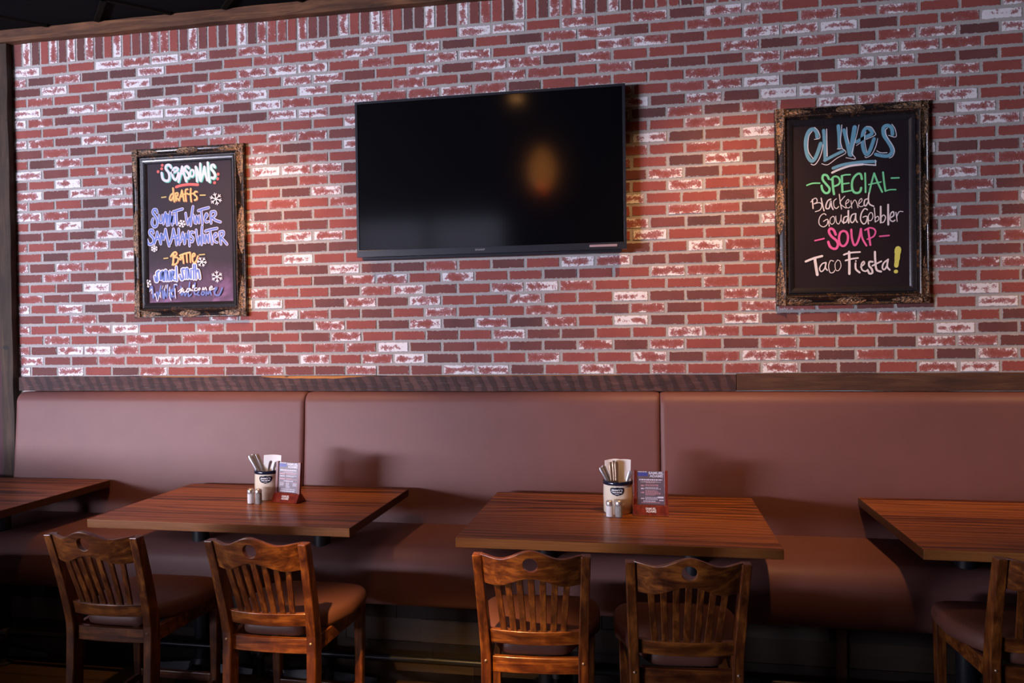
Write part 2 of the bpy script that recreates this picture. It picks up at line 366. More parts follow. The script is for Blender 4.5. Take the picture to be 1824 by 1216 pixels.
# ---- brick wall: every brick where the photo has it.  0 red, 1 dark, 2 whitewashed, 3 hidden in the photo
ROWS = [
 [2,1,2,0,1,2,0,0,1,2,1,1,2,1,1,2,2,1,0,2,0,2,0,2,2,1,1,0,2,2,0],
 [2,1,1,2,0,2,2,0,2,1,2,0,2,2,1,1,0,2,0,0,2,1,2,2,2,1,2,0,1,2,0],
 [2,1,2,2,2,0,0,0,2,1,0,2,2,2,1,1,2,1,1,2,1,2,0,1,2,0,0,1,2,2,1],
 [0,2,0,1,2,1,2,1,1,0,1,2,0,0,1,0,2,1,1,0,0,2,2,0,2,1,0,0,2,1,1],
 [2,0,0,2,2,0,0,2,0,0,1,2,0,1,2,1,2,1,2,0,2,1,0,2,1,1,2,2,2,0,1],
 [1,0,2,1,1,1,1,2,0,2,2,1,1,0,2,0,0,2,0,1,2,1,0,2,2,0,1,1,0,2,0],
 [2,0,2,1,0,3,3,3,2,2,0,1,2,1,2,0,0,2,0,0,2,1,1,2,1,3,3,3,0,2,0],
 [2,1,1,2,2,3,3,3,2,0,0,1,2,2,1,0,2,2,2,0,0,0,2,0,3,3,3,2,0,0,1],
 [0,0,1,2,0,3,3,3,1,1,0,1,2,2,0,2,0,0,1,0,0,2,2,0,0,3,3,3,2,2,2],
 [1,2,1,1,0,3,3,3,2,0,1,2,1,1,2,0,1,0,2,2,1,1,1,2,3,3,3,1,0,1,1],
 [2,1,2,2,1,3,3,3,0,0,2,0,0,1,2,0,1,0,0,1,1,0,2,2,0,3,3,3,2,0,2],
 [0,1,0,0,2,3,3,3,1,1,1,1,3,3,3,3,3,3,3,0,2,0,0,0,3,3,3,1,0,2,1],
 [2,0,1,2,1,3,3,3,0,0,2,2,0,3,3,3,3,3,3,3,2,1,1,1,2,3,3,3,2,0,1],
 [1,1,1,2,1,3,3,3,2,2,1,0,3,3,3,3,3,3,3,0,0,2,2,1,3,3,3,0,0,0,2],
 [0,1,2,1,0,3,3,3,2,1,1,0,2,3,3,3,3,3,3,3,2,0,0,1,2,3,3,3,1,2,1],
 [2,2,1,1,0,3,3,3,0,2,0,2,3,3,3,3,3,3,3,1,0,2,0,2,3,3,3,0,2,0,1],
 [2,0,0,1,2,3,3,3,0,0,1,2,1,3,3,3,3,3,3,3,1,2,1,0,1,3,3,3,1,2,2],
 [2,1,2,2,2,3,3,3,1,1,2,0,3,3,3,3,3,3,3,2,0,1,2,1,3,3,3,2,1,1,2],
 [1,0,2,0,2,3,3,3,0,2,2,2,1,3,3,3,3,3,3,3,2,0,2,0,0,3,3,3,0,0,0],
 [2,1,0,2,1,3,3,3,2,1,2,0,3,3,3,3,3,3,3,1,2,1,1,2,3,3,3,0,2,2,2],
 [0,1,2,0,0,3,3,3,0,2,1,0,2,3,3,3,3,3,3,3,0,0,2,0,0,3,3,3,1,2,0],
 [1,2,1,0,1,2,0,2,0,2,2,1,3,3,3,3,3,3,3,2,1,2,1,2,0,2,2,2,2,0,1],
 [2,2,1,2,1,1,2,2,2,0,0,0,2,3,3,3,3,3,3,3,2,1,2,1,2,2,1,0,2,0,0],
 [0,0,2,1,2,2,0,1,1,2,2,1,3,3,3,3,3,3,3,2,0,2,2,2,1,0,1,0,2,0,0],
 [2,2,1,0,1,2,2,2,1,2,2,0,2,2,2,2,2,1,0,2,0,0,2,0,2,1,2,2,1,1,0],
 [2,1,2,2,1,2,0,2,2,0,2,1,0,2,0,1,2,2,0,2,1,1,1,2,2,0,2,2,2,0,0],
 [0,2,0,1,2,1,1,2,2,0,2,2,1,0,2,1,2,2,1,2,0,0,0,2,1,2,1,2,2,1,2],
 [1,2,0,0,2,1,1,0,2,2,2,0,2,0,2,2,0,2,0,2,2,1,0,2,2,2,1,0,2,2,2],
 [2,1,2,1,1,2,0,1,0,2,0,2,2,0,2,1,0,1,2,2,1,0,2,2,0,2,2,2,0,0,2],
 [2,0,0,2,2,2,2,1,2,0,2,1,2,1,0,2,2,0,2,0,2,1,2,2,0,0,1,0,0,0,0],
]
SOLDIER = [1,2,1,0,2,1,2,1,2,1,0,2,0,1,1,2,2,0,1,2,1,0,1,0,2,1,2,2,2,0,2,1,1,1,2,0,1,2,2,0,1,1,2,1,1,2,1,2,0,1,2,0,1,2,2,2,1,1,2,1,1,0,2,0,1,0,1,0,0,0,0,1]
ROWDX =  [[-0.0089, -0.0207, 0.0012, -0.0056], [-0.0092, -0.0177, -0.0023, -0.0183], [-0.0089, -0.0185, -0.0072, -0.0126], [-0.0092, -0.0123, -0.0042, -0.0186], [-0.0068, -0.016, -0.0035, -0.002], [-0.0066, -0.0179, -0.0113, -0.0153], [-0.0054, -0.0179, -0.0042, -0.0051], [-0.0066, -0.0169, -0.0097, -0.0092], [-0.0071, -0.0221, 0.0024, -0.0022], [-0.0058, -0.0155, -0.0017, -0.0037], [-0.0084, -0.0151, 0.0099, 0.0027], [-0.0083, -0.0223, 0.0021, 0.0026], [-0.0127, -0.0156, 0.0026, -0.0021], [-0.0049, -0.0139, 0.0021, -0.0122], [-0.0014, -0.013, -0.0192, -0.0286], [0.0002, -0.0081, 0.0052, -0.0053], [-0.0001, -0.0239, -0.006, -0.0188], [0.0058, -0.0075, 0.0077, -0.0053], [-0.0001, -0.0184, 0.0018, -0.018], [0.0071, -0.005, 0.0093, -0.0021], [0.0055, -0.0144, 0.0021, -0.014], [0.0105, -0.0059, 0.0045, -0.0002], [0.003, -0.007, 0.0111, -0.0053], [0.0101, -0.0016, 0.0188, 0.0083], [0.0018, -0.0064, 0.0042, -0.0046], [0.011, 0.0027, 0.0235, 0.0151], [0.0031, -0.002, 0.0073, 0.0019], [0.0089, 0.0034, 0.0219, 0.0098], [0.0087, 0.0068, 0.0125, 0.0105], [0.0102, 0.0047, 0.0182, 0.0156]]
DZ = [-0.00351, -0.01062, -0.00963, 0.01585, 0.10487, -0.00089, -0.08109, -0.01949]
PW, CH = .2032, .0689
def zrow(u, v):
    a, b = u / 30, v / 30
    return v * CH + DZ[0] + DZ[1]*a + DZ[2]*b + DZ[3]*a*a + DZ[4]*a*b + DZ[5]*b*b + DZ[6]*a*a*b + DZ[7]*a*b*b
def xrow(r, u):
    h = .5 if r % 2 == 0 else 1.0; us = (h, 10 + h, 20.5 if r % 2 == 0 else (19 if r == 29 else 20), (28.5 if r % 2 == 0 else (26 if r == 29 else 28))); 
    if r == 0: us = (.5, 10.5, 19.5, 28.5)
    us = (h, 10.5 if h == .5 else 11.0, us[2], us[3]); d = ROWDX[r]
    if u <= us[0]: k = d[0]
    elif u >= us[3]: k = d[3]
    else:
        for i in range(3):
            if us[i] <= u <= us[i+1]: k = d[i] + (d[i+1] - d[i]) * (u - us[i]) / (us[i+1] - us[i]); break
    return u * PW + k
wall = bmesh.new(); uvp = wall.loops.layers.uv.new('pos'); uvs = wall.loops.layers.uv.new('size'); bkl = wall.loops.layers.color.new('bk')
rng = random.Random(11)
def wall_box(x0, x1, y0, y1, z0, z1, mi):
    vs = [wall.verts.new(p) for p in ((x0,y0,z0),(x1,y0,z0),(x1,y1,z0),(x0,y1,z0),(x0,y0,z1),(x1,y0,z1),(x1,y1,z1),(x0,y1,z1))]
    for q in ((0,3,2,1),(4,5,6,7),(0,1,5,4),(1,2,6,5),(2,3,7,6),(3,0,4,7)): wall.faces.new([vs[i] for i in q]).material_index = mi
def brick(q, kind):
    """q: 4 face corners (x, z) lower left, lower right, upper right, upper left"""
    c = (sum(p[0] for p in q) / 4, sum(p[1] for p in q) / 4); yo = rng.uniform(-.0012, .0012); b = .0022
    def shrink(p): return (p[0] + (b if p[0] < c[0] else -b), p[1] + (b if p[1] < c[1] else -b))
    rings = [[(p[0], .008, p[1]) for p in q], [(p[0], .0010 + yo, p[1]) for p in q], [(shrink(p)[0], yo - .0005, shrink(p)[1]) for p in q]]
    rv = [[wall.verts.new((x, y, z + ZF)) for x, y, z in r] for r in rings]
    w, h = q[1][0] - q[0][0], q[3][1] - q[0][1]
    fs = [wall.faces.new(rv[2])] + [wall.faces.new((rv[i][k], rv[i][(k+1) % 4], rv[i+1][(k+1) % 4], rv[i+1][k])) for i in range(2) for k in range(4)]
    kk = 'rdw'[kind] if kind < 3 else rng.choice(['r', 'r', 'd', 'w', 'w'])
    dk = 1.0 if kk == 'd' else (rng.uniform(0, .3) if kk == 'r' else rng.uniform(0, .35)); dk = dk * rng.uniform(.75, 1)
    wh = rng.uniform(.72, 1.0) if kk == 'w' else (rng.uniform(.0, .06) if rng.random() < .75 else rng.uniform(.12, .25)); rn = rng.random()
    for f in fs:
        f.material_index = 1
        for lp in f.loops:
            x, z = lp.vert.co.x, lp.vert.co.z - ZF
            lp[uvp].uv = (x - q[0][0], z - q[0][1]); lp[uvs].uv = (w, h); lp[bkl] = (dk, wh, rn, 1)
G = .0073
for r, s in enumerate(ROWS):
    if r % 2 == 0: us = [0.0] + [k + .5 for k in range(len(s))]
    else: us = [float(k) for k in range(len(s) + 1)]
    s = s + [3] * 5; us = us + [us[-1] + k + 1 for k in range(5)]
    for k, ch in enumerate(s):
        x0 = .0 if us[k] == 0 else xrow(r, us[k]) + G; x1 = xrow(r, us[k+1]) - G
        j = [rng.uniform(-.0018, .0018) for _ in range(6)]
        z0a, z0b, z1a, z1b = zrow(us[k], r) + G, zrow(us[k+1], r) + G, zrow(us[k], r + 1) - G, zrow(us[k+1], r + 1) - G
        brick([(x0 + j[0], z0a + j[1]), (x1 + j[2], z0b + j[3]), (x1 + j[2], z1b + j[4]), (x0 + j[0], z1a + j[5])], ch)
for k in range(110):
    ch = SOLDIER[k] if k < len(SOLDIER) else 3; u0, u1 = k / 3, (k + 1) / 3
    x0, x1 = xrow(29, u0) + .0055, xrow(29, u1) - .0055; z0 = zrow(u0, 30) + G; z1 = z0 + .19
    x0 = max(x0, .0); brick([(x0, z0), (x1, z0), (x1, z1), (x0, z1)], ch)
wall_box(FX0, FX1, .0030, .2, 0, ZC, 0); wall_box(FX0, -.085, -.012, .01, 0, ZC, 2)
me = bpy.data.meshes.new('wall_back'); wall.normal_update(); wall.to_mesh(me); wall.free()
me.materials.append(M['mortar']); me.materials.append(M['brick']); me.materials.append(M['darkwall'])
wo = bpy.data.objects.new('wall_back', me); COL.objects.link(wo); wo['kind'] = 'structure'

# ---- timber trim: ceiling beam, corner post, chair rail in two boards
def rough_board(x0, x1, y0, y1, z0, z1, axis='X', amp=.004, seed=0, step=.06):
    mb = MB(); n = max(2, int(((x1 - x0) if axis == 'X' else (z1 - z0)) / step)); rings = []
    for i in range(n + 1):
        f = i / n; w = lambda a: noise.noise((f * n * .23 + a * 17.3, seed * 5.1, a)) * amp
        if axis == 'X':
            x = x0 + (x1 - x0) * f; rings.append([(x, y1, z0 + w(1)), (x, y0 + w(2), z0 + w(1)), (x, y0 + w(3), z1 + w(4)), (x, y1, z1 + w(4))])
        else:
            z = z0 + (z1 - z0) * f; rings.append([(x0 + w(1), y1, z), (x0 + w(1), y0 + w(2), z), (x1 + w(4), y0 + w(3), z), (x1 + w(4), y1, z)])
    return mb.loft(rings)
struct(rough_board(-1.4, 7.2, -.062, -.001, 2.207 + ZF, 2.286 + ZF, 'X', .006, 1), 'trim_1', M['beam'], None, .004)
struct(rough_board(-.092, .003, -.05, -.001, 0, 2.205 + ZF, 'Z', .006, 2), 'trim_2', M['post'], None, .004)
rl = rough_board(.034, 4.632, -.04, -.001, -.094 + ZF, -.003 + ZF, 'X', .003, 3)
rl.m = 1                                       # orange wood strip along the upper arris, warm lamplight painted into its colour
def lit_strip(xa, xb, h):
    n = 14; rings = []
    for i in range(n + 1):
        f = i / n; x = xa + (xb - xa) * f; hh = max(.002, h * math.sin(math.pi * min(1, f * 1.05 + .02)) ** .6 * (1 + .35 * noise.noise((x * 9, 1, 2))))
        rings.append([(x, -.0395, -.002 + ZF), (x, -.0425, -.002 + ZF), (x, -.0425, -.002 - hh + ZF), (x, -.0395, -.002 - hh + ZF)])
    rl.loft(rings)
lit_strip(1.78, 2.52, .017); lit_strip(.95, 1.55, .005); lit_strip(2.6, 4.0, .003)
rl.m = 0
struct(rl, 'trim_3', [M['rail_saw'], M['lit_edge']], None, .0015)
struct(rough_board(4.636, 7.2, -.042, -.001, -.092 + ZF, .002 + ZF, 'X', .003, 4), 'trim_4', M['rail_brown'], None, .003)

# ================================================================== BANQUETTE
bq = thing('banquette', 'long brown vinyl banquette bench with high padded back along the brick wall', 'bench', (3.2, -.4, 0))
OX, OY = 3.2, -.4
def cushion(x0, x1, sections, r_end=.022, n=6):
    """closed outline (y, z) extruded from x0 to x1 with rounded ends"""
    mb = MB(); cy = sum(p[0] for p in sections) / len(sections); cz = sum(p[1] for p in sections) / len(sections); rings = []
    ends = [(x0 + r_end * (1 - math.cos(a)), r_end * (1 - math.sin(a))) for a in [i * math.pi / 2 / n for i in range(n + 1)]]
    ends += [(x1 - (x - x0), s) for x, s in reversed(ends)]
    mid = ends[n]; 
    hh = max(p[1] for p in sections) - min(p[1] for p in sections); dd = max(p[0] for p in sections) - min(p[0] for p in sections)
    for x, s in ends:
        rings.append([(x - OX, cy + (y - cy) * (1 - 2 * s / dd) - OY, cz + (z - cz) * (1 - 2 * s / hh) + ZF) for y, z in sections])
    return mb.loft(rings)
def arc(cy, cz, r, a0, a1, n=7): return [(cy + r * math.cos(math.radians(a0 + (a1 - a0) * i / n)), cz + r * math.sin(math.radians(a0 + (a1 - a0) * i / n))) for i in range(n + 1)]
# back: vertical at the wall, front face leaning out towards the bottom, rounded top
back_sec = [(-.004, -1.0), (-.004, -.13)] + arc(-.036, -.127, .03, 10, 90, 5) + arc(-.052, -.172, .075, 90, 170, 9) + [(-.132, -.26), (-.146, -.42), (-.164, -.60), (-.186, -.80), (-.19, -1.0)]
seams = [.085, 2.10, 4.214, 6.30, 8.30]
for a, b in zip(seams[:-1], seams[1:]):
    cushion(a + .0015, b - .0015, back_sec, .03).build('back_cushion', M['vinyl'], bq, 50)
seat_sec = [(-.17, -.852), (-.45, -.846)] + arc(-.672, -.955, .112, 90, 172, 9) + [(-.788, -1.02)] + arc(-.752, -1.085, .034, 180, 270, 5) + [(-.17, -1.118)]
cushion(.085, 8.30, seat_sec, .03).build('seat_cushion', M['vinyl'], bq, 50)
# base faced with reclaimed boards
pk = bmesh.new(); tl = pk.loops.layers.color.new('tone'); prng = random.Random(5)
tones = [(.16, .12, .09), (.085, .05, .028), (.20, .175, .155), (.055, .030, .018), (.12, .085, .05), (.17, .15, .135), (.05, .022, .014)]
def plank(x0, x1, z0, z1, tone, y0=-.652):
    y0 += prng.uniform(-.004, .004); vs = [pk.verts.new((x - OX, y - OY, z)) for x, y, z in ((x0,y0,z0),(x1,y0,z0),(x1,-.20,z0),(x0,-.20,z0),(x0,y0,z1),(x1,y0,z1),(x1,-.20,z1),(x0,-.20,z1))]
    for q in ((0,3,2,1),(4,5,6,7),(0,1,5,4),(1,2,6,5),(2,3,7,6),(3,0,4,7)):
        f = pk.faces.new([vs[i] for i in q])
        for lp in f.loops: lp[tl] = (*tone, 1)
zs = [.001, .10, .21, .33, .44]
for i in range(4):
    x = .085
    while x < 8.3:
        x2 = min(8.3, x + prng.uniform(.35, 1.3)); tone = list(prng.choice(tones))
        if i == 2 and x < .3: x2 = 1.55; tone = (.26, .22, .21)
        if i == 3 and x < .3: x2 = 1.0; tone = (.10, .075, .06)
        if i == 1 and x < .3: x2 = 1.8; tone = (.15, .13, .12)
        plank(x + .001, x2 - .001, zs[i] + .001, zs[i+1] - .001, tone); x = x2
plank(5.005, 5.05, .001, .438, (.24, .15, .075), -.664)
me = bpy.data.meshes.new('plank_base'); pk.normal_update(); pk.to_mesh(me); pk.free(); me.materials.append(M['clad'])
po = bpy.data.objects.new('plank_base', me); COL.objects.link(po); po.parent = bq; po['label'] = 'base faced with mixed grey and brown reclaimed boards'
# foot rail of black pipe in front of the bench
fr = thing('foot_rail', 'black pipe foot rail running along the front of the banquette base', 'foot rail', (2.15, -.78, 0))
MB().tube([(-2.0, 0, .175), (6.0, 0, .175)], .0168, 14).build('pipe', M['pipe'], fr, 60)
for x in (-1.55, 0.0, 1.55, 3.1, 4.65):
    tf = MB().tube([(x - .035, 0, .175), (x + .035, 0, .175)], .024, 14); tf.tube([(x, 0, .175), (x, 0, .135)], .023, 14)
    tf.tube([(x - .042, 0, .175), (x - .030, 0, .175)], .028, 14); tf.tube([(x + .030, 0, .175), (x + .042, 0, .175)], .028, 14)
    tf.build('tee_fitting', M['galv'], fr, 50)
    MB().tube([(x, 0, .14), (x, 0, .012)], .0165, 14).build('post', M['pipe'], fr, 60)
    MB().lathe([(.045, 0), (.045, .008), (.024, .012), (.024, .03)], 20, (x, 0, 0)).build('floor_flange', M['galv'], fr, 40)

# ================================================================== TABLES
TT = -.642 + ZF
def make_table(cx, y0, y1, label):
    cy = (y0 + y1) / 2; d = (y1 - y0) / 2
    t_ = thing('dining_table', label, 'table', (cx, cy, 0), 0, 'wooden pedestal tables along the banquette')
    MB().box(-.685, .685, -d, d, TT - .042, TT).build('tabletop', M['top'], t_, None, .003, 3)
    for s in (-1, 1):
        MB().lathe([(.0445, .03), (.0445, TT - .055)], 28, (s * .35, 0, 0)).build('column', M['iron'], t_, 40)
        MB().box(s*.35 - .09, s*.35 + .09, -.22, .22, TT - .056, TT - .0425).build('mounting_plate', M['iron'], t_, None, .002)
        fb = MB()
        for dx, dy in ((1, 0), (-1, 0), (0, 1), (0, -1)):
            L = .30 if dx else .33
            rings = []
            for f in (0, .3, .7, .93, 1):
                w = .045 - .018 * f; h = .055 - .032 * f; px, py = s*.35 + dx*L*f, dy*L*f
                nx, ny = -dy, dx
                rings.append([(px - nx*w, py - ny*w, .0), (px + nx*w, py + ny*w, .0), (px + nx*w*.6, py + ny*w*.6, h), (px - nx*w*.6, py - ny*w*.6, h)])
            fb.loft(rings)
        fb.lathe([(.075, 0), (.075, .03), (.05, .075)], 24, (s*.35, 0, 0))
        fb.build('base_foot', M['iron'], t_, 30)
    return t_
tables = [make_table(.137, -1.12, -.19, 'wooden pedestal table cut off by the left edge, nothing on it'),
          make_table(2.103, -1.108, -.236, 'wooden pedestal table under the left chalkboard side, with crock and slanted menu holder'),
          make_table(3.998, -1.199, -.255, 'wooden pedestal table below the television, with crock and upright menu holder'),
          make_table(5.915, -1.125, -.172, 'wooden pedestal table cut off by the right edge, empty top')]

# ================================================================== STOOLS
def yb(z):
    return -.200 - .108 * ((z - .60) / .42) ** 1.25 if z > .60 else -.200 - .045 * ((.60 - z) / .60) ** 1.5
def xp(z): return .180 + .0155 * max(0, (z - .60) / .42)
def make_stool(label, loc, rz):
    s_ = thing('counter_stool', label, 'stool', loc, rz, 'slat-backed counter stools at the tables')
    for s in (-1, 1):
        secs = []
        for z in (0, .15, .3, .45, .56, .62, .70, .80, .90, .97, 1.012):
            w = .034 + .004 * (1 - abs(z - .55) / .55); secs.append((s * xp(z), yb(z), z, w if z < .9 else .034, .062 - .016 * max(0, (z - .6) / .42)))
        MB().bar(secs).build('back_post', M['chair_z'], s_, None, .004, 2)
        MB().bar([(s * .195, .215, 0, .030, .030), (s * .200, .222, .30, .036, .036), (s * .203, .225, .601, .042, .042)]).build('front_leg', M['chair_z'], s_, None, .004, 2)
        for z in (.592,):
            bc = MB(); n = 10
            bc.lathe([(.0001, .006), (.004, .005), (.006, .002), (.0065, 0)], 12)
            bc.v = [(s * xp(z) + v[0], yb(z) - .0308 - v[2], z + v[1]) for v in bc.v]
            bc.build('bolt_cap', M['bolt'], s_, 60)
        # side apron and side stretcher
        MB().loft([[(s*.178 - .011, -.19, .540), (s*.178 + .011, -.19, .540), (s*.178 + .011, -.19, .602), (s*.178 - .011, -.19, .602)],
                   [(s*.203 - .011, .215, .540), (s*.203 + .011, .215, .540), (s*.203 + .011, .215, .602), (s*.203 - .011, .215, .602)]]).build('side_apron', M['chair_x'], s_, None, .003)
        MB().loft([[(s*.180 - .010, -.23, .175), (s*.180 + .010, -.23, .175), (s*.180 + .010, -.23, .205), (s*.180 - .010, -.23, .205)],
                   [(s*.199 - .010, .215, .175), (s*.199 + .010, .215, .175), (s*.199 + .010, .215, .205), (s*.199 - .010, .215, .205)]]).build('side_stretcher', M['chair_x'], s_, None, .003)
    MB().box(-.195, .195, .208, .232, .19, .228).build('foot_bar', M['chair_x'], s_, None, .004)
    MB().box(-.20, .20, .222, .242, .540, .602).build('front_apron', M['chair_x'], s_, None, .003)
    MB().box(-.18, .18, -.245, -.225, .26, .29).build('rear_stretcher', M['chair_x'], s_, None, .003)
    def bow(x, b=.020): return -b * (1 - (x / .185) ** 2)
    def bz(z): return .028 + .027 * smoothstep(.66, .95, z)
    def bowed(name, zt, zb, yoff, th, w, b=.020):
        mb = MB(); n = 16; rings = []
        for i in range(n + 1):
            x = -w + 2 * w * i / n; ya, yc = yb(zb) + bow(x, b) + yoff, yb(zt) + bow(x, b) + yoff
            rings.append([(x, ya - th/2, zb), (x, ya + th/2, zb), (x, yc + th/2, zt), (x, yc - th/2, zt)])
        return mb.loft(rings).build(name, M['chair_x'], s_, 40, .003)
    bowed('lower_rail', .712, .658, .004, .024, .172, .028)
    bowed('rear_apron', .602, .543, .002, .022, .168, .012)
    # crest rail: wavy top, arched underside, round finger hole
    HZ, HR, CW, TH = .989, .0265, .183, .022
    def top(x): a = abs(x) / CW; return 1.044 - .037 * smoothstep(0, .62, a) + .008 * smoothstep(.62, 1, a) 
    def bot(x): a = abs(x) / CW; return .935 - .037 * smoothstep(.05, .70, a) + .004 * smoothstep(.75, 1, a)
    mb = MB(); xs = [-CW + (CW - HR) * i / 10 for i in range(10)] + [-HR * math.cos(math.pi * i / 14) for i in range(15)] + [HR + (CW - HR) * (i + 1) / 10 for i in range(10)]
    def P3(x, z, side): return (x, yb(z) + bow(x, bz(z)) + side * TH / 2, z)
    def strip(cols):
        for side in (-1, 1):
            b = mb.pts([P3(x, z, side) for c in cols for x, z in c]); n = len(cols[0])
            for i in range(len(cols) - 1):
                for j in range(n - 1): mb.face((b+i*n+j, b+(i+1)*n+j, b+(i+1)*n+j+1, b+i*n+j+1))
    def edge(pl):
        b = mb.pts([P3(x, z, sd) for x, z in pl for sd in (-1, 1)])
        for i in range(len(pl) - 1): mb.face((b+2*i, b+2*i+1, b+2*i+3, b+2*i+2))
    hz = lambda x: math.sqrt(max(0, HR*HR - x*x))
    lx = [x for x in xs if x <= -HR + 1e-6]; mx = [x for x in xs if abs(x) <= HR + 1e-6]; rx = [x for x in xs if x >= HR - 1e-6]
    for g in (lx, rx): strip([[(x, bot(x)), (x, HZ), (x, top(x))] for x in g])
    strip([[(x, HZ + hz(x)), (x, top(x))] for x in mx]); strip([[(x, bot(x)), (x, HZ - hz(x))] for x in mx])
    edge([(x, top(x)) for x in xs]); edge([(x, bot(x)) for x in xs]); edge([(x, HZ + hz(x)) for x in mx]); edge([(x, HZ - hz(x)) for x in mx]); edge([(-CW, bot(CW)), (-CW, top(CW))]); edge([(CW, bot(CW)), (CW, top(CW))])
    cr = mb.build('crest_rail', M['chair_x'], s_)
    bm = bmesh.new(); bm.from_mesh(cr.data); bmesh.ops.remove_doubles(bm, verts=bm.verts, dist=.0002); bmesh.ops.recalc_face_normals(bm, faces=bm.faces); bm.to_mesh(cr.data); bm.free()
    md = cr.modifiers.new('bevel', 'BEVEL'); md.width = .003; md.segments = 2; md.limit_method = 'ANGLE'; md.angle_limit = math.radians(50)
    for k in range(7):
        f = (k - 3) / 3; xt, xb = f * .126, f * .109; mb = MB(); rings = []
        for i in range(7):
            q = i / 6; z = .707 + (bot(xt) + .008 - .707) * q; x = xb + (xt - xb) * q; yy = yb(z) + bow(x, bz(z)) + .003
            rings.append([(x - .0115, yy - .005, z), (x + .0115, yy - .005, z), (x + .0115, yy + .005, z), (x - .0115, yy + .005, z)])
        mb.loft(rings).build('slat', M['chair_z'], s_, None, .002)
    # upholstered seat: rounded trapezoid, domed
    def outline(g, n=64):
        pts = []
        for i in range(n):
            a = 2 * math.pi * i / n; c, s2 = math.cos(a), math.sin(a); e = .34
            sx = math.copysign(abs(c) ** e, c); sy = math.copysign(abs(s2) ** e, s2)
            y = .0375 + sy * .2425; t0 = (y + .17) / .45
            hw = .150 + .092 * smoothstep(.02, .40, t0) + .004 * t0
            pts.append((sx * hw, y))
        return [(x * g, .05 + (y - .05) * g) for x, y in pts]
    rings = []
    for g, z in ((.955, .603), (.985, .608), (1.0, .620), (1.0, .634), (.985, .650), (.95, .662), (.88, .670), (.70, .677), (.45, .680), (.2, .681), (.02, .6815)):
        rings.append([(x, y, z) for x, y in outline(g)])
    MB().loft(rings).build('seat', M['seat'], s_, 60)
    return s_
st0 = make_stool('reddish-brown slat-backed stool at the left side of the crock-and-slanted-menu table', (1.938, -1.392, 0), 0)
dup(st0, (2.653, -1.392, 0), 0, 'reddish-brown slat-backed stool directly under the slanted menu holder, right one at that table')
dup(st0, (3.710, -1.422, 0), math.radians(4), 'honey-lit slat-backed stool at the left side of the table below the television')
dup(st0, (4.255, -1.437, 0), math.radians(4), 'darker slat-backed stool at the right side of the table below the television')
dup(st0, (5.525, -1.250, 0), 0, 'dark slat-backed stool cut off by the right edge, at the empty right table')
dup(st0, (.690, -1.385, 0), 0, 'stool of which only a seat corner and leg show at the left edge')
# ================================================================== TELEVISION
tv = thing('television', 'large black wall-mounted flat television, switched off, in the middle of the brick wall', 'television', (3.243, -.06, .71 + ZF))
TVW, TVH = .799, .926
tm = MB().box(-.55, .55, -.012, .058, .15, .80); tm.build('wall_mount', M['iron'], tv, None, .002)
hb = MB(); hb.loft([[(x, y, z) for x, z in ((-TVW*s, .463 - .463*s2), (TVW*s, .463 - .463*s2), (TVW*s, .463 + .463*s2), (-TVW*s, .463 + .463*s2))] for s, s2, y in ((.995, .995, -.028), (.99, .985, -.005), (.93, .90, .012))])
hb.build('back_housing', M['bezel'], tv, None, .003)
bz = MB(); b0, bt, bb = .016, .014, .040
bz.box(-TVW, TVW, -.040, -.026, .0, bb); bz.box(-TVW, TVW, -.040, -.026, TVH - bt, TVH)
bz.box(-TVW, -TVW + b0, -.040, -.026, bb, TVH - bt); bz.box(TVW - b0, TVW, -.040, -.026, bb, TVH - bt)
bz.build('bezel', M['bezel'], tv, None, .0015)
MB().box(-TVW + b0 - .002, TVW - b0 + .002, -.035, -.027, bb - .002, TVH - bt + .002).build('screen', M['screen'], tv)
sb = MB(); sb.loft([[(x, y, z) for y, z in ((-.034, -.001), (-.030, -.016), (-.004, -.020), (-.002, -.001))] for x in (-.77, .77)]); sb.build('speaker_bar', M['bezel'], tv, None, .002)
MB().box(.59, .745, -.0412, -.0398, .016, .029).build('rating_sticker', M['sticker'], tv, label='thin pale sticker on the lower right bezel')

def text_obj(name, body, size, mat, parent, mtx, extrude=.0004, fit=None, bend=None, label=None, bold=0.0):
    cu = bpy.data.curves.new(name, 'FONT'); cu.body = body; cu.size = size; cu.align_x = 'CENTER'; cu.align_y = 'CENTER'; cu.extrude = extrude; cu.offset = bold; cu.resolution_u = 3
    tmp = bpy.data.objects.new(name, cu); COL.objects.link(tmp); dg = bpy.context.evaluated_depsgraph_get()
    me = bpy.data.meshes.new_from_object(tmp.evaluated_get(dg)); bpy.data.objects.remove(tmp); bpy.data.curves.remove(cu)
    if fit:
        w = max(v.co.x for v in me.vertices) - min(v.co.x for v in me.vertices); h = max(v.co.y for v in me.vertices) - min(v.co.y for v in me.vertices)
        for v in me.vertices: v.co.x *= fit[0] / w; v.co.y *= fit[1] / h
    if bend:
        for v in me.vertices: v.co = bend(v.co)
    me.transform(mtx); me.materials.clear(); me.materials.append(mat); me.name = name
    o = bpy.data.objects.new(name, me); COL.objects.link(o); o.parent = parent
    if label: o['label'] = label
    return o
UP = Matrix.Rotation(math.pi / 2, 4, 'X')          # text lying in XY stood upright, facing -Y
text_obj('brand_lettering', 'SHARP', .02, M['silver_text'], tv, Matrix.Translation((-.045, -.0408, .022)) @ UP, .0003, (.058, .011), label='small grey SHARP lettering')

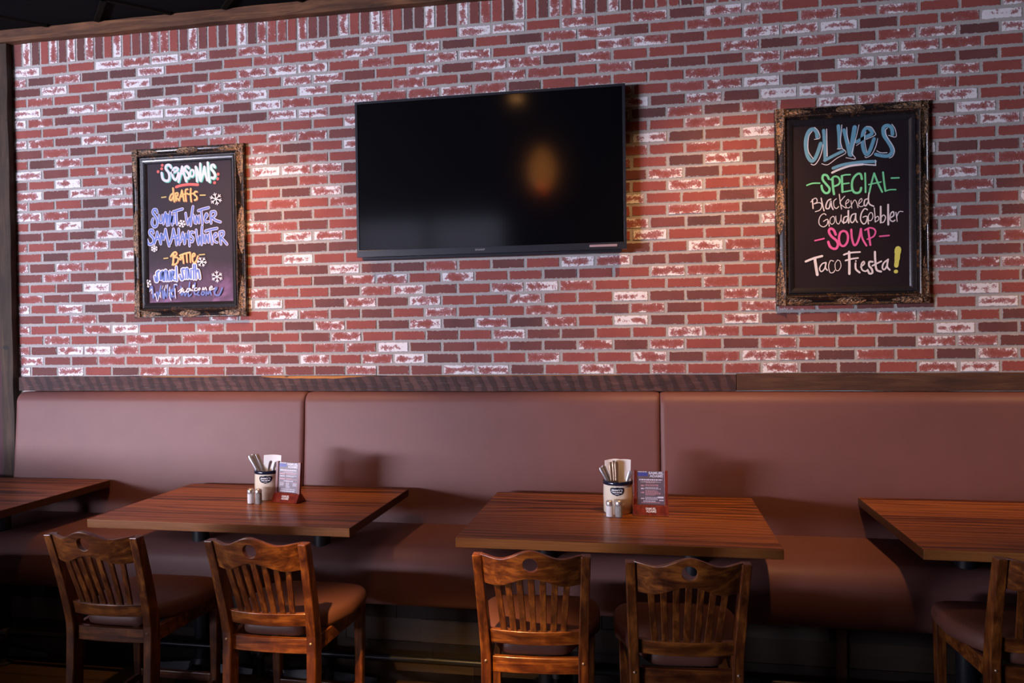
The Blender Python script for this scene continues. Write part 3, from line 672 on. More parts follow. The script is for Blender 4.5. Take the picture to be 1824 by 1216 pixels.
# ================================================================== FRAMED CHALKBOARDS
CHALK = json.loads(r'''{"R":[["CLIVES","blue",[[194,[-1689,3787,-1720,4053,-1886,4240,-2105,4147,-2260,3768,-2287,3310,-2200,2810,-2017,2517,-1849,2579,-1678,2922,-1507,3441]],[174,[-1351,4137,-1307,3430,-1280,2548]],[160,[-1314,2497,-845,2736,-362,2955]],[186,[-594,4337,-555,3738,-543,3123]],[192,[-304,4091,-176,3540,-16,2725]],[230,[242,4215,138,3522,33,2723]],[184,[335,3406,714,3611,1109,3814,1012,4063,816,4128,650,3841,630,3319,709,2895,855,2695,1021,2948,1221,3528]],[188,[2150,3717,2103,4066,1893,4201,1698,4091,1711,3708,1920,3349,2096,2991,2111,2748,1948,2583,1688,2580,1297,2688]],[166,[-884,2052,-417,2203,145,2279,804,2314,1278,2306]]]],["CLIVES outline","white",[[40,[-1944,4120,-2107,3900,-2171,3480,-2141,3018,-1916,2635]],[40,[-1818,4324,-1636,4119,-1548,3743,-1840,3672]],[47,[-1391,3364,-1460,2981,-1580,2635,-1750,2361,-1885,2280,-2019,2340]],[53,[-1201,4198,-1189,3494,-1178,2719]],[40,[-1465,2329,-1149,2259,-680,2586,-230,2842,-394,3079,-660,3084]],[43,[-418,4378,-455,3907,-491,3488,-394,3079]],[43,[-164,4223,-141,3783,-45,3322]],[39,[456,4324,320,3686,134,2997,100,2789,262,2493,-216,2589]],[36,[815,3936,748,3731,761,3311,856,2817]],[39,[833,4214,1078,4164,1256,3875,1271,3717,812,3518]],[39,[1401,3535,1300,3106,1101,2699,838,2539,740,2597]],[36,[317,3214,565,3375]],[45,[1892,4062,1794,3946,1857,3630,2146,3127,2241,2810,2142,2538,1979,2449]],[39,[2121,4256,2281,3986,2317,3568,1955,3666]],[39,[1347,2877,1559,2761,1868,2744]],[113,[-935,1808,-618,1950,-21,2130,639,2179]],[72,[639,2179,1293,2103]],[52,[1293,2103,1279,2369]]]],["SPECIAL","green",[[81,[-2247,1183,-1960,1276,-1574,1271]],[78,[2070,1367,2459,1365]],[120,[-1105,1471,-1203,1669,-1387,1696,-1429,1469,-1257,1214,-1075,958,-1127,749,-1294,722,-1443,905,-1485,1136]],[120,[-921,1479,-892,985,-844,631]],[100,[-1005,1430,-820,1597,-621,1535,-540,1320,-624,1148,-858,1054]],[119,[-438,1613,-425,1139,-412,734]],[80,[-438,1613,-256,1657,-8,1655]],[80,[-392,1172,-77,1199]],[80,[-412,734,-196,759,69,800]],[118,[584,1388,520,1653,339,1662,139,1427,71,1080,135,761,299,649,480,710,548,917]],[92,[750,1694,763,1187,766,662]],[92,[956,636,1074,1172,1209,1671]],[98,[1209,1671,1385,1157,1610,641]],[72,[926,1074,1548,1184]],[98,[1656,1700,1711,1141,1773,686]],[72,[1773,686,2001,745,2293,738]]]],["Blackened","white",[[67,[-1967,399,-1937,-98]],[47,[-2052,261,-1866,447,-1748,424,-1733,247,-1901,148,-1599,206,-1483,60,-1569,-184,-1821,-280]],[67,[-1513,449,-1449,93,-1368,-245]],[73,[-1013,374,-1164,293,-1266,50,-1250,-127,-1100,-98,-1013,286,-982,3,-900,-194]],[47,[-730,379,-864,244,-849,-38,-734,-149,-616,-48]],[53,[-578,619,-532,195,-468,-195]],[46,[-297,500,-548,160,-368,-59,-236,-152]],[43,[-234,76,-84,210,-133,318,-250,147,-219,-100,-87,-141,-3,-57]],[43,[15,241,62,-165]],[43,[47,29,197,268,295,158,375,-160]],[43,[443,64,576,216,544,340,427,188,426,-57,573,-99,672,-33]],[66,[888,307,724,245,689,1,771,-72,887,132]],[72,[940,619,905,306,952,25,1164,-107]]]],["Gouda Gobbler","white",[[47,[-1270,-479,-1369,-404,-1537,-503,-1640,-747,-1608,-995,-1408,-1127,-1224,-1010,-1172,-800]],[47,[-1406,-827,-1188,-729,-1107,-1103]],[40,[-903,-564,-1037,-665,-1072,-875,-973,-1002,-839,-884,-837,-637,-920,-564]],[43,[-770,-570,-739,-888,-623,-998,-522,-791,-487,-511]],[43,[-487,-511,-489,-792,-358,-991]],[66,[-173,-594,-339,-657,-374,-902,-241,-907,-123,-631]],[86,[-121,-297,-123,-631,-109,-965]],[66,[241,-470,59,-533,-25,-810,73,-955,206,-784,258,-471]],[66,[258,-471,256,-786,337,-947]],[66,[851,-285,704,-227,538,-482,502,-831,649,-1047,781,-947,848,-705]],[59,[619,-678,832,-652,895,-1057]],[46,[998,-449,898,-602,913,-847,1028,-869,1127,-681,1080,-470,981,-448]],[52,[1196,-195,1226,-580,1240,-965]],[46,[1241,-756,1373,-656,1421,-833,1240,-965]],[91,[1523,-139,1520,-592,1517,-1011]],[59,[1535,-733,1667,-598,1764,-742,1664,-982,1517,-993]],[98,[1898,-51,1895,-608,1898,-1130]],[65,[1958,-784,2170,-654,2155,-444,2025,-543,1990,-855,2120,-965,2234,-900]],[52,[2285,-485,2347,-974]],[45,[2332,-695,2447,-457,2641,-465]]]],["SOUP","pink",[[81,[-1850,-1861,-1380,-1764]],[85,[1463,-1742,1936,-1714]],[133,[-777,-1574,-876,-1324,-1042,-1229,-1126,-1385,-1011,-1636,-747,-1892,-665,-2107,-750,-2315,-916,-2327,-1082,-2198,-1164,-1949]],[119,[-377,-1377,-544,-1477,-613,-1791,-549,-2111,-367,-2205,-199,-2017,-148,-1702,-229,-1453,-394,-1377]],[112,[21,-1322,50,-1780,163,-2170,313,-2070,447,-1688,516,-1305]],[99,[516,-1305,578,-1798,789,-2226]],[105,[877,-1336,939,-1811,986,-2197]],[85,[712,-1383,943,-1269,1172,-1330,1253,-1508,1136,-1748,840,-1877]]]],["Taco Fiesta","white",[[121,[-2347,-2991,-1925,-2826,-1488,-2715]],[148,[-1874,-2810,-1811,-3308,-1747,-3735]],[67,[-1289,-3075,-1491,-3140,-1627,-3384,-1544,-3563,-1376,-3426,-1290,-3111]],[74,[-1290,-3111,-1325,-3357,-1226,-3501]],[47,[-905,-3016,-1055,-2976,-1157,-3256,-1093,-3611,-926,-3633,-842,-3512]],[40,[-688,-2952,-823,-3160,-792,-3478,-659,-3535,-524,-3309,-572,-3026,-704,-2951]],[126,[-104,-2530,-91,-3075,-96,-3726]],[93,[-370,-2680,-55,-2584,457,-2558]],[86,[-289,-2999,9,-2920,356,-2878]],[99,[222,-3155,237,-3472,433,-3670]],[86,[240,-3033,250,-3043]],[79,[485,-3373,667,-3203,635,-3079,519,-3234,550,-3515,730,-3608,846,-3524]],[105,[1094,-3111,930,-3106,913,-3315,1043,-3494,1074,-3705,926,-3736,861,-3594]],[111,[1213,-2572,1226,-3045,1288,-3536,1516,-3647]],[85,[1077,-3320,1536,-3089]],[85,[1846,-3028,1650,-3197,1583,-3439,1680,-3547,1812,-3341,1879,-2994]],[91,[1879,-2994,1828,-3377,1957,-3572]]]],["exclamation mark","lime",[[324,[2376,-2453,2355,-2661]],[272,[2355,-2661,2327,-3008]],[227,[2328,-2938,2283,-3355]],[208,[2248,-3667,2274,-3661]]]]],"L":[["SEASONALS shading","teal",[[185,[-1154,4112,-1261,4284,-1484,4263,-1525,4064,-1345,3821,-1277,3551,-1356,3321,-1542,3297,-1762,3441,-1828,3812]],[170,[-1161,3779,-827,3862,-676,3987,-785,4093,-971,4036,-1087,3775,-1020,3471,-875,3331,-724,3490,-644,3753]],[169,[-657,3187,-499,3679,-378,4138]],[176,[-378,4138,-242,3633,-104,3194]],[125,[-573,3649,-240,3732]],[176,[96,4014,-11,4136,-159,4094,-162,3928,17,3719,104,3516,10,3387,-100,3426]],[139,[296,3904,183,3777,196,3544,323,3472,436,3632,404,3866,296,3904]],[168,[574,4089,619,3623,645,3157]],[168,[574,4089,748,3682,883,3179]],[167,[883,3179,895,3741,888,4271]],[160,[919,3177,1075,3633,1174,4058]],[167,[1174,4058,1256,3591,1356,3189]],[124,[1001,3570,1293,3622]],[174,[1416,4310,1457,3680,1518,3082]],[181,[1898,3987,1811,4140,1665,4098,1643,3901,1802,3695,1906,3459,1794,3300,1668,3339]]]],["SEASONALS","white",[[170,[-1216,4158,-1323,4331,-1546,4309,-1587,4111,-1407,3868,-1339,3597,-1418,3367,-1604,3343,-1824,3488,-1890,3859]],[155,[-1223,3825,-888,3908,-738,4034,-846,4139,-1032,4082,-1149,3821,-1082,3518,-937,3377,-786,3536,-706,3799]],[155,[-718,3233,-560,3725,-440,4185]],[162,[-440,4185,-304,3679,-166,3240]],[110,[-635,3696,-301,3779]],[161,[35,4060,-72,4182,-220,4140,-224,3974,-45,3766,43,3562,-52,3434,-161,3472]],[124,[234,3951,122,3824,135,3590,262,3518,375,3678,343,3912,234,3951]],[153,[513,4135,558,3669,584,3203]],[153,[513,4135,687,3729,822,3225]],[153,[822,3225,834,3787,827,4318]],[146,[858,3223,1014,3679,1114,4104]],[153,[1114,4104,1195,3637,1296,3235]],[109,[940,3617,1232,3668]],[160,[1355,4356,1397,3726,1457,3128]],[166,[1838,4033,1750,4186,1605,4144,1583,3948,1741,3741,1845,3505,1733,3346,1607,3385]]]],["dots and underline","coral",[[208,[-1831,4341,-1820,4340]],[208,[-1877,4119,-1866,4119]],[208,[-2138,3948,-2127,3948]],[202,[2064,3577,2074,3576]],[202,[2029,3282,2039,3281]],[203,[1810,3051,1821,3051]],[170,[-873,2907,-465,2995,87,3028,653,2978]]]],["drafts shading","orange",[[103,[-1015,2484,-1202,2392,-1300,2129,-1172,2057,-1019,2317]],[111,[-1045,2819,-1017,2384,-971,1948]],[103,[-886,2478,-840,2009]],[96,[-886,2478,-719,2503,-723,2337,-835,2242,-619,1999]],[103,[-656,2001,-501,2360,-421,2656]],[103,[-421,2656,-355,2320,-289,1951]],[88,[-577,2230,-319,2285]],[103,[-16,2704,-164,2644,-171,2312,-142,1945]],[88,[-316,2385,-21,2438]],[102,[205,2727,178,2329,224,1896]],[88,[14,2370,381,2420]],[102,[639,2508,493,2514,435,2351,596,2211,611,2044,445,1985]]]],["drafts","yellow",[[103,[-1066,2516,-1253,2424,-1351,2162,-1223,2089,-1070,2349]],[111,[-1096,2851,-1068,2416,-1022,1980]],[103,[-937,2510,-892,2041]],[96,[-937,2510,-770,2536,-774,2369,-887,2274,-670,2031]],[103,[-707,2033,-552,2393,-472,2689]],[103,[-472,2689,-405,2353,-340,1983]],[88,[-628,2263,-369,2318]],[103,[-66,2736,-215,2677,-222,2344,-193,1977]],[88,[-367,2417,-72,2471]],[103,[154,2759,127,2362,173,1928]],[88,[-37,2402,331,2452]],[102,[589,2540,443,2547,384,2383,546,2243,561,2077,395,2018]],[74,[-1906,2287,-1590,2306]],[73,[803,2308,1167,2298]]]],["SUMMIT WINTER SAM ADAMS WINTER outline","pale",[[201,[-2244,1335,-2314,1522,-2501,1513,-2543,1314,-2361,1071,-2237,764,-2299,498,-2487,438,-2632,679,-2551,945]],[182,[-2117,1162,-2088,758,-1997,688,-1882,817,-1875,1152]],[182,[-1813,580,-1727,1113,-1648,1310]],[182,[-1649,1277,-1588,672,-1466,1136]],[181,[-1540,1172,-1555,470]],[181,[-1425,498,-1313,1363,-1255,626,-1170,1124,-1184,489]],[174,[-1059,1119,-1052,618]],[200,[-1129,1322,-794,1409,-442,1494]],[187,[-889,1279,-879,911,-850,526]],[186,[-227,1218,-181,817,-96,481]],[186,[-96,481,42,908,104,406]],[198,[104,406,192,1068,295,1612]],[173,[320,1063,401,561]],[172,[492,525,520,1022,693,550]],[172,[693,550,703,1014]],[197,[655,1331,967,1418,1387,1499]],[184,[855,1307,901,907,929,474]],[172,[1081,800,1285,991,1215,1126,1102,899,1168,598,1350,624]],[183,[1525,1179,1519,849,1530,501]],[183,[1526,1212,1798,1234,1849,1034,1609,845]],[196,[1609,845,1859,670,2183,558]],[202,[-2534,37,-2604,224,-2792,198,-2797,-21,-2578,-264,-2527,-501,-2661,-665,-2886,-657,-3047,-315]],[183,[-2474,-637,-2354,-272,-2271,94]],[182,[-2271,94,-2131,-347,-2027,-686]],[164,[-2393,-371,-2130,-313]],[188,[-2027,-686,-1975,-17,-1835,-424,-1672,240]],[201,[-1672,240,-1572,-300,-1435,-840]],[188,[-1357,-675,-1199,-212,-1115,252]],[187,[-1115,252,-979,-321,-915,-791]],[162,[-1239,-345,-979,-287]],[174,[-792,-194,-942,-289,-910,-524,-759,-395]],[187,[-746,239,-738,-262,-712,-764]],[174,[-616,-600,-534,-236,-456,-6]],[174,[-456,-6,-390,-375,-361,-743]],[149,[-537,-370,-389,-341]],[180,[-323,-711,-236,-80,-133,-417,-50,46]],[179,[-50,46,-23,-421,4,-888]],[179,[315,-34,133,6,109,-226,271,-398,193,-628,84,-558]],[185,[483,126,528,-374,628,-809]],[185,[628,-809,712,-281,847,-817]],[197,[847,-817,859,-253,908,343]],[172,[988,-191,1014,-690]],[172,[1104,-726,1152,-197,1323,-700]],[171,[1323,-700,1333,-204]],[196,[1120,20,1485,105,1940,171]],[184,[1446,-9,1511,-376,1575,-808]],[171,[1728,-416,1912,-291,1843,-139,1694,-316,1760,-649,1939,-721]],[183,[2098,-66,2126,-430,2190,-846]],[183,[2098,-66,2351,-42,2383,-242,2198,-433]],[195,[2198,-433,2411,-639,2605,-860]]]],["SUMMIT WINTER SAM ADAMS WINTER","blueink",[[127,[-2244,1335,-2314,1522,-2501,1513,-2543,1314,-2361,1071,-2237,764,-2299,498,-2487,438,-2632,679,-2551,945]],[108,[-2117,1162,-2088,758,-1997,688,-1882,817,-1875,1152]],[107,[-1813,580,-1727,1113,-1648,1310]],[107,[-1649,1277,-1588,672,-1466,1136]],[107,[-1540,1172,-1555,470]],[107,[-1425,498,-1313,1363,-1255,626,-1170,1124,-1184,489]],[101,[-1059,1119,-1052,618]],[126,[-1129,1322,-794,1409,-442,1494]],[113,[-889,1279,-879,911,-850,526]],[112,[-227,1218,-181,817,-96,481]],[112,[-96,481,42,908,104,406]],[125,[104,406,192,1068,295,1612]],[100,[320,1063,401,561]],[99,[492,525,520,1022,693,550]],[99,[693,550,703,1014]],[124,[655,1331,967,1418,1387,1499]],[112,[855,1307,901,907,929,474]],[99,[1081,800,1285,991,1215,1126,1102,899,1168,598,1350,624]],[111,[1525,1179,1519,849,1530,501]],[111,[1526,1212,1798,1234,1849,1034,1609,845]],[123,[1609,845,1859,670,2183,558]],[127,[-2534,37,-2604,224,-2792,198,-2797,-21,-2578,-264,-2527,-501,-2661,-665,-2886,-657,-3047,-315]],[108,[-2474,-637,-2354,-272,-2271,94]],[108,[-2271,94,-2131,-347,-2027,-686]],[89,[-2393,-371,-2130,-313]],[114,[-2027,-686,-1975,-17,-1835,-424,-1672,240]],[126,[-1672,240,-1572,-300,-1435,-840]],[113,[-1357,-675,-1199,-212,-1115,252]],[113,[-1115,252,-979,-321,-915,-791]],[88,[-1239,-345,-979,-287]],[100,[-792,-194,-942,-289,-910,-524,-759,-395]],[113,[-746,239,-738,-262,-712,-764]],[100,[-616,-600,-534,-236,-456,-6]],[100,[-456,-6,-390,-375,-361,-743]],[75,[-537,-370,-389,-341]],[106,[-323,-711,-236,-80,-133,-417,-50,46]],[106,[-50,46,-23,-421,4,-888]],[106,[315,-34,133,6,109,-226,271,-398,193,-628,84,-558]],[112,[483,126,528,-374,628,-809]],[112,[628,-809,712,-281,847,-817]],[124,[847,-817,859,-253,908,343]],[99,[988,-191,1014,-690]],[99,[1104,-726,1152,-197,1323,-700]],[99,[1323,-700,1333,-204]],[124,[1120,20,1485,105,1940,171]],[111,[1446,-9,1511,-376,1575,-808]],[99,[1728,-416,1912,-291,1843,-139,1694,-316,1760,-649,1939,-721]],[111,[2098,-66,2126,-430,2190,-846]],[111,[2098,-66,2351,-42,2383,-242,2198,-433]],[123,[2198,-433,2411,-639,2605,-860]]]],["Bottle shading","orange",[[104,[-1097,-1311,-1105,-1712,-1150,-2045]],[96,[-1287,-1539,-1097,-1311,-911,-1266,-877,-1418,-1066,-1579,-808,-1621,-775,-1822,-927,-2018,-1187,-2078]],[74,[-585,-1561,-662,-1725,-589,-1761,-512,-1630,-585,-1561]],[96,[-657,-1492,-249,-1371,83,-1315]],[96,[-435,-1465,-391,-2000]],[96,[-176,-1407,-151,-1941]],[95,[83,-1315,88,-1948]],[95,[223,-1619,408,-1525,374,-1391,244,-1486,254,-1886,436,-1958,627,-1565]]]],["Bottle","yellow",[[104,[-1148,-1279,-1157,-1680,-1201,-2014]],[96,[-1338,-1507,-1148,-1279,-962,-1235,-928,-1386,-1117,-1548,-859,-1589,-826,-1791,-978,-1987,-1239,-2046]],[74,[-636,-1529,-713,-1694,-640,-1729,-563,-1598,-636,-1529]],[96,[-708,-1460,-300,-1339,32,-1283]],[96,[-486,-1434,-442,-1969]],[96,[-227,-1375,-202,-1909]],[95,[32,-1283,37,-1916]],[95,[172,-1587,358,-1493,324,-1359,194,-1455,203,-1855,385,-1927,576,-1533]],[67,[-1824,-1626,-1526,-1602]],[66,[669,-1470,1053,-1449]]]],["samuel smith outline","white",[[246,[-2177,-2422,-2328,-2519,-2315,-2754,-2283,-3024,-2415,-3055,-2483,-2750]],[231,[-1916,-2429,-2068,-2559,-2077,-2962,-1923,-2765,-1879,-2464,-1873,-3035]],[223,[-1780,-3037,-1767,-2433,-1638,-2470,-1631,-3041]],[223,[-1631,-3041,-1581,-2438,-1483,-3044]],[223,[-1396,-2443,-1370,-2980,-1257,-2916,-1247,-2414]],[215,[-1180,-2784,-1082,-2519,-1155,-2484,-1183,-2918,-1037,-3022]],[229,[-945,-2188,-927,-3059]],[236,[-358,-2339,-543,-2367,-512,-2635,-444,-2904,-593,-3000,-698,-2730]],[221,[-297,-2941,-248,-2342,-139,-2411,-150,-2945]],[221,[-150,-2945,-101,-2346,-2,-2915]],[220,[82,-2384,89,-2951]],[227,[272,-2090,271,-2989]],[198,[156,-2386,376,-2359]],[227,[400,-2094,436,-2993]],[227,[445,-2561,594,-2432,693,-2967]]]],["samuel smith","blueink",[[127,[-2177,-2422,-2328,-2519,-2315,-2754,-2283,-3024,-2415,-3055,-2483,-2750]],[112,[-1916,-2429,-2068,-2559,-2077,-2962,-1923,-2765,-1879,-2464,-1873,-3035]],[104,[-1780,-3037,-1767,-2433,-1638,-2470,-1631,-3041]],[104,[-1631,-3041,-1581,-2438,-1483,-3044]],[104,[-1396,-2443,-1370,-2980,-1257,-2916,-1247,-2414]],[96,[-1180,-2784,-1082,-2519,-1155,-2484,-1183,-2918,-1037,-3022]],[111,[-945,-2188,-927,-3059]],[118,[-358,-2339,-543,-2367,-512,-2635,-444,-2904,-593,-3000,-698,-2730]],[103,[-297,-2941,-248,-2342,-139,-2411,-150,-2945]],[103,[-150,-2945,-101,-2346,-2,-2915]],[103,[82,-2384,89,-2951]],[110,[272,-2090,271,-2989]],[81,[156,-2386,376,-2359]],[110,[400,-2094,436,-2993]],[110,[445,-2561,594,-2432,693,-2967]]]],["Winter welcome in blue","faded",[[105,[-2838,-3583,-2685,-3418,-2625,-4127]],[105,[-2625,-4127,-2318,-3763,-2290,-4201,-2048,-3366]],[97,[-1980,-3670,-1916,-4142]],[104,[-1842,-4177,-1829,-3573]],[104,[-1829,-3573,-1655,-4114,-1563,-3311]],[104,[-1420,-3583,-1396,-4187]],[96,[-1276,-3787,-1161,-3589,-1311,-3686,-1282,-4055,-1134,-4058]],[104,[-1060,-4060,-1119,-3389,-896,-3327]],[96,[-640,-3467,-615,-4003,-425,-3773,-357,-4042,-205,-3778]],[95,[-9,-3215,-137,-4046,86,-3951]],[95,[357,-3258,307,-3889,452,-3959]],[88,[602,-3796,489,-3960,634,-4030]],[88,[858,-3802,781,-3967,927,-4003,1003,-3839,858,-3802]],[95,[1108,-4040,1150,-3775,1255,-3977,1369,-3747,1473,-4015]],[102,[1732,-3789,1881,-3593,1735,-3623,1728,-3988,2017,-4027,2242,-3602]]]],["Winter welcome in white","white",[[45,[-2860,-3717,-2706,-3552,-2713,-3856]],[45,[-2547,-3960,-2470,-3861,-2331,-4352,-2155,-3969]],[45,[-2094,-3768,-2084,-4139]],[45,[-1978,-3569,-1899,-3370]],[45,[-1794,-3675,-1712,-3341]],[45,[-1642,-3544,-1600,-3310]],[45,[-1417,-3448,-1479,-3715]],[45,[-1462,-3816,-1486,-4051,-1343,-4322]],[44,[-1314,-3820,-1261,-3955]],[44,[-1118,-3322,-969,-3292,-915,-3360]],[44,[-1049,-3558,-1026,-4195]],[63,[-831,-3764,-494,-3537,-684,-3800,-723,-3866,-498,-3704,-423,-3639,-481,-3805,-315,-3775,-164,-3578]],[62,[20,-3583,-164,-3612,-241,-3777,-94,-3780,20,-3583,53,-3750]],[62,[91,-3718,299,-3423,226,-3388,166,-3620,200,-3754]],[62,[479,-3560,350,-3591,311,-3723,494,-3727]],[62,[644,-3564,532,-3661,641,-3697,716,-3599,644,-3564]],[62,[860,-3702,918,-3537,969,-3705,1082,-3541,1152,-3709]],[62,[1372,-3615,1555,-3553,1484,-3468,1354,-3614,1406,-3715,1699,-3622]]]],["snowflakes","white",[[51,[1923,2016,2317,1886]],[43,[2140,1945,2291,2004]],[43,[2140,1945,2220,1810]],[51,[1923,2016,2008,1642]],[43,[1970,1810,2105,1719]],[43,[1970,1810,1883,1683]],[51,[1923,2016,1612,1771]],[43,[1752,1882,1737,1731]],[43,[1752,1882,1586,1889]],[51,[1923,2016,1528,2146]],[43,[1706,2087,1554,2028]],[43,[1706,2087,1626,2223]],[51,[1923,2016,1839,2390]],[43,[1877,2222,1741,2313]],[43,[1877,2222,1963,2349]],[51,[1923,2016,2233,2260]],[43,[2094,2150,2109,2301]],[43,[2094,2150,2260,2142]],[52,[-481,545,-222,488]],[44,[-339,514,-247,560]],[44,[-339,514,-279,433]],[52,[-481,545,-401,315]],[44,[-437,419,-345,369]],[44,[-437,419,-483,333]],[52,[-481,545,-660,372]],[44,[-579,450,-579,354]],[44,[-579,450,-685,445]],[52,[-481,545,-740,603]],[44,[-623,577,-715,531]],[44,[-623,577,-683,658]],[52,[-481,545,-560,776]],[44,[-525,672,-617,722]],[44,[-525,672,-479,758]],[52,[-481,545,-302,718]],[44,[-382,641,-383,737]],[44,[-382,641,-277,646]],[52,[-2462,-974,-2261,-1080]],[45,[-2352,-1032,-2262,-1015]],[45,[-2352,-1032,-2324,-1112]],[52,[-2462,-974,-2462,-1182]],[45,[-2462,-1088,-2399,-1150]],[45,[-2462,-1088,-2525,-1149]],[52,[-2462,-974,-2663,-1076]],[45,[-2573,-1030,-2599,-1109]],[45,[-2573,-1030,-2663,-1010]],[52,[-2462,-974,-2664,-867]],[45,[-2573,-915,-2663,-933]],[45,[-2573,-915,-2601,-835]],[52,[-2462,-974,-2463,-765]],[45,[-2463,-859,-2526,-797]],[45,[-2463,-859,-2400,-799]],[52,[-2462,-974,-2262,-872]],[45,[-2352,-918,-2326,-839]],[45,[-2352,-918,-2262,-938]],[51,[861,-1924,1193,-1965]],[44,[1044,-1946,1152,-1876]],[44,[1044,-1946,1130,-2041]],[51,[861,-1924,993,-2207]],[44,[933,-2080,1056,-2130]],[44,[933,-2080,888,-2194]],[51,[861,-1924,659,-2166]],[44,[750,-2057,764,-2179]],[44,[750,-2057,618,-2078]],[51,[861,-1924,527,-1884]],[44,[677,-1902,569,-1973]],[44,[677,-1902,590,-1807]],[51,[861,-1924,728,-1642]],[44,[788,-1769,665,-1718]],[44,[788,-1769,833,-1654]],[51,[861,-1924,1061,-1682]],[44,[971,-1791,957,-1669]],[44,[971,-1791,1103,-1771]],[51,[1895,-2882,2244,-3046]],[43,[2087,-2972,2237,-2934]],[43,[2087,-2972,2141,-3107]],[51,[1895,-2882,1917,-3239]],[43,[1907,-3078,2020,-3178]],[43,[1907,-3078,1807,-3187]],[51,[1895,-2882,1567,-3074]],[43,[1715,-2988,1677,-3126]],[43,[1715,-2988,1561,-2962]],[51,[1895,-2882,1546,-2717]],[44,[1703,-2791,1553,-2829]],[44,[1703,-2791,1649,-2656]],[51,[1895,-2882,1874,-2525]],[43,[1883,-2685,1771,-2585]],[43,[1883,-2685,1984,-2576]],[51,[1895,-2882,2222,-2689]],[43,[2075,-2776,2113,-2638]],[43,[2075,-2776,2229,-2802]],[53,[-2999,-3192,-2721,-3276]],[45,[-2846,-3238,-2740,-3195]],[45,[-2846,-3238,-2790,-3331]],[53,[-2999,-3192,-2939,-3449]],[45,[-2966,-3333,-2871,-3395]],[45,[-2966,-3333,-3027,-3423]],[53,[-2999,-3192,-3218,-3365]],[45,[-3119,-3287,-3130,-3392]],[45,[-3119,-3287,-3236,-3284]],[53,[-2999,-3192,-3277,-3107]],[45,[-3152,-3145,-3258,-3188]],[45,[-3152,-3145,-3208,-3052]],[53,[-2999,-3192,-3058,-2934]],[45,[-3031,-3050,-3127,-2988]],[45,[-3031,-3050,-2970,-2960]],[53,[-2999,-3192,-2780,-3018]],[45,[-2878,-3096,-2867,-2992]],[45,[-2878,-3096,-2761,-3099]]]]]}''')
def smooth_path(p, k=5):
    if len(p) < 3: return p
    out = []
    for i in range(len(p) - 1):
        a, b, c, d = p[max(i-1, 0)], p[i], p[i+1], p[min(i+2, len(p)-1)]
        for j in range(k):
            t = j / k; out.append(tuple(.5 * (2*b[n] + (c[n]-a[n])*t + (2*a[n]-5*b[n]+4*c[n]-d[n])*t*t + (3*b[n]-a[n]-3*c[n]+d[n])*t**3) for n in (0, 1)))
    return out + [p[-1]]
def ribbons(strokes, y0):
    mb = MB()
    for si, (w, fl) in enumerate(strokes):
        y = y0 - .00004 * (si % 14); hw = w * 1e-4 / 2; p = smooth_path([(fl[i] * 1e-4, fl[i+1] * 1e-4) for i in range(0, len(fl), 2)])
        L = []
        for i, q in enumerate(p):
            a, b = p[max(i-1, 0)], p[min(i+1, len(p)-1)]; dx, dz = b[0]-a[0], b[1]-a[1]; n = math.hypot(dx, dz) or 1e-9
            L.append((q, (-dz/n*hw, dx/n*hw)))
        ids = [mb.pts([(q[0]+o[0], y, q[1]+o[1]), (q[0]-o[0], y, q[1]-o[1])]) for q, o in L]
        for a, b in zip(ids[:-1], ids[1:]): mb.face((a, a+1, b+1, b))
        for q, sg in ((p[0], .00008), (p[-1], .00014)):      # rounded marker ends
            n = 8; b = mb.pts([(q[0] + hw*.96*math.cos(2*math.pi*k/n), y - sg, q[1] + hw*.96*math.sin(2*math.pi*k/n)) for k in range(n)]); mb.face(range(b, b + n))
    return mb
PROF = [(0, .001), (0, .022), (.004, .027), (.009, .027), (.013, .023), (.024, .021), (.036, .027), (.044, .038), (.049, .041), (.054, .038), (.057, .032), (.060, .026), (.068, .024)]
PROF2 = [(.066, .006), (.066, .026), (.071, .030), (.077, .029), (.098, .014), (.098, .006)]
def prof_h(d):
    for (a, h), (b, g) in zip(PROF[1:-1], PROF[2:]):
        if a <= d <= b: return h + (g - h) * (d - a) / (b - a + 1e-9)
    return .02
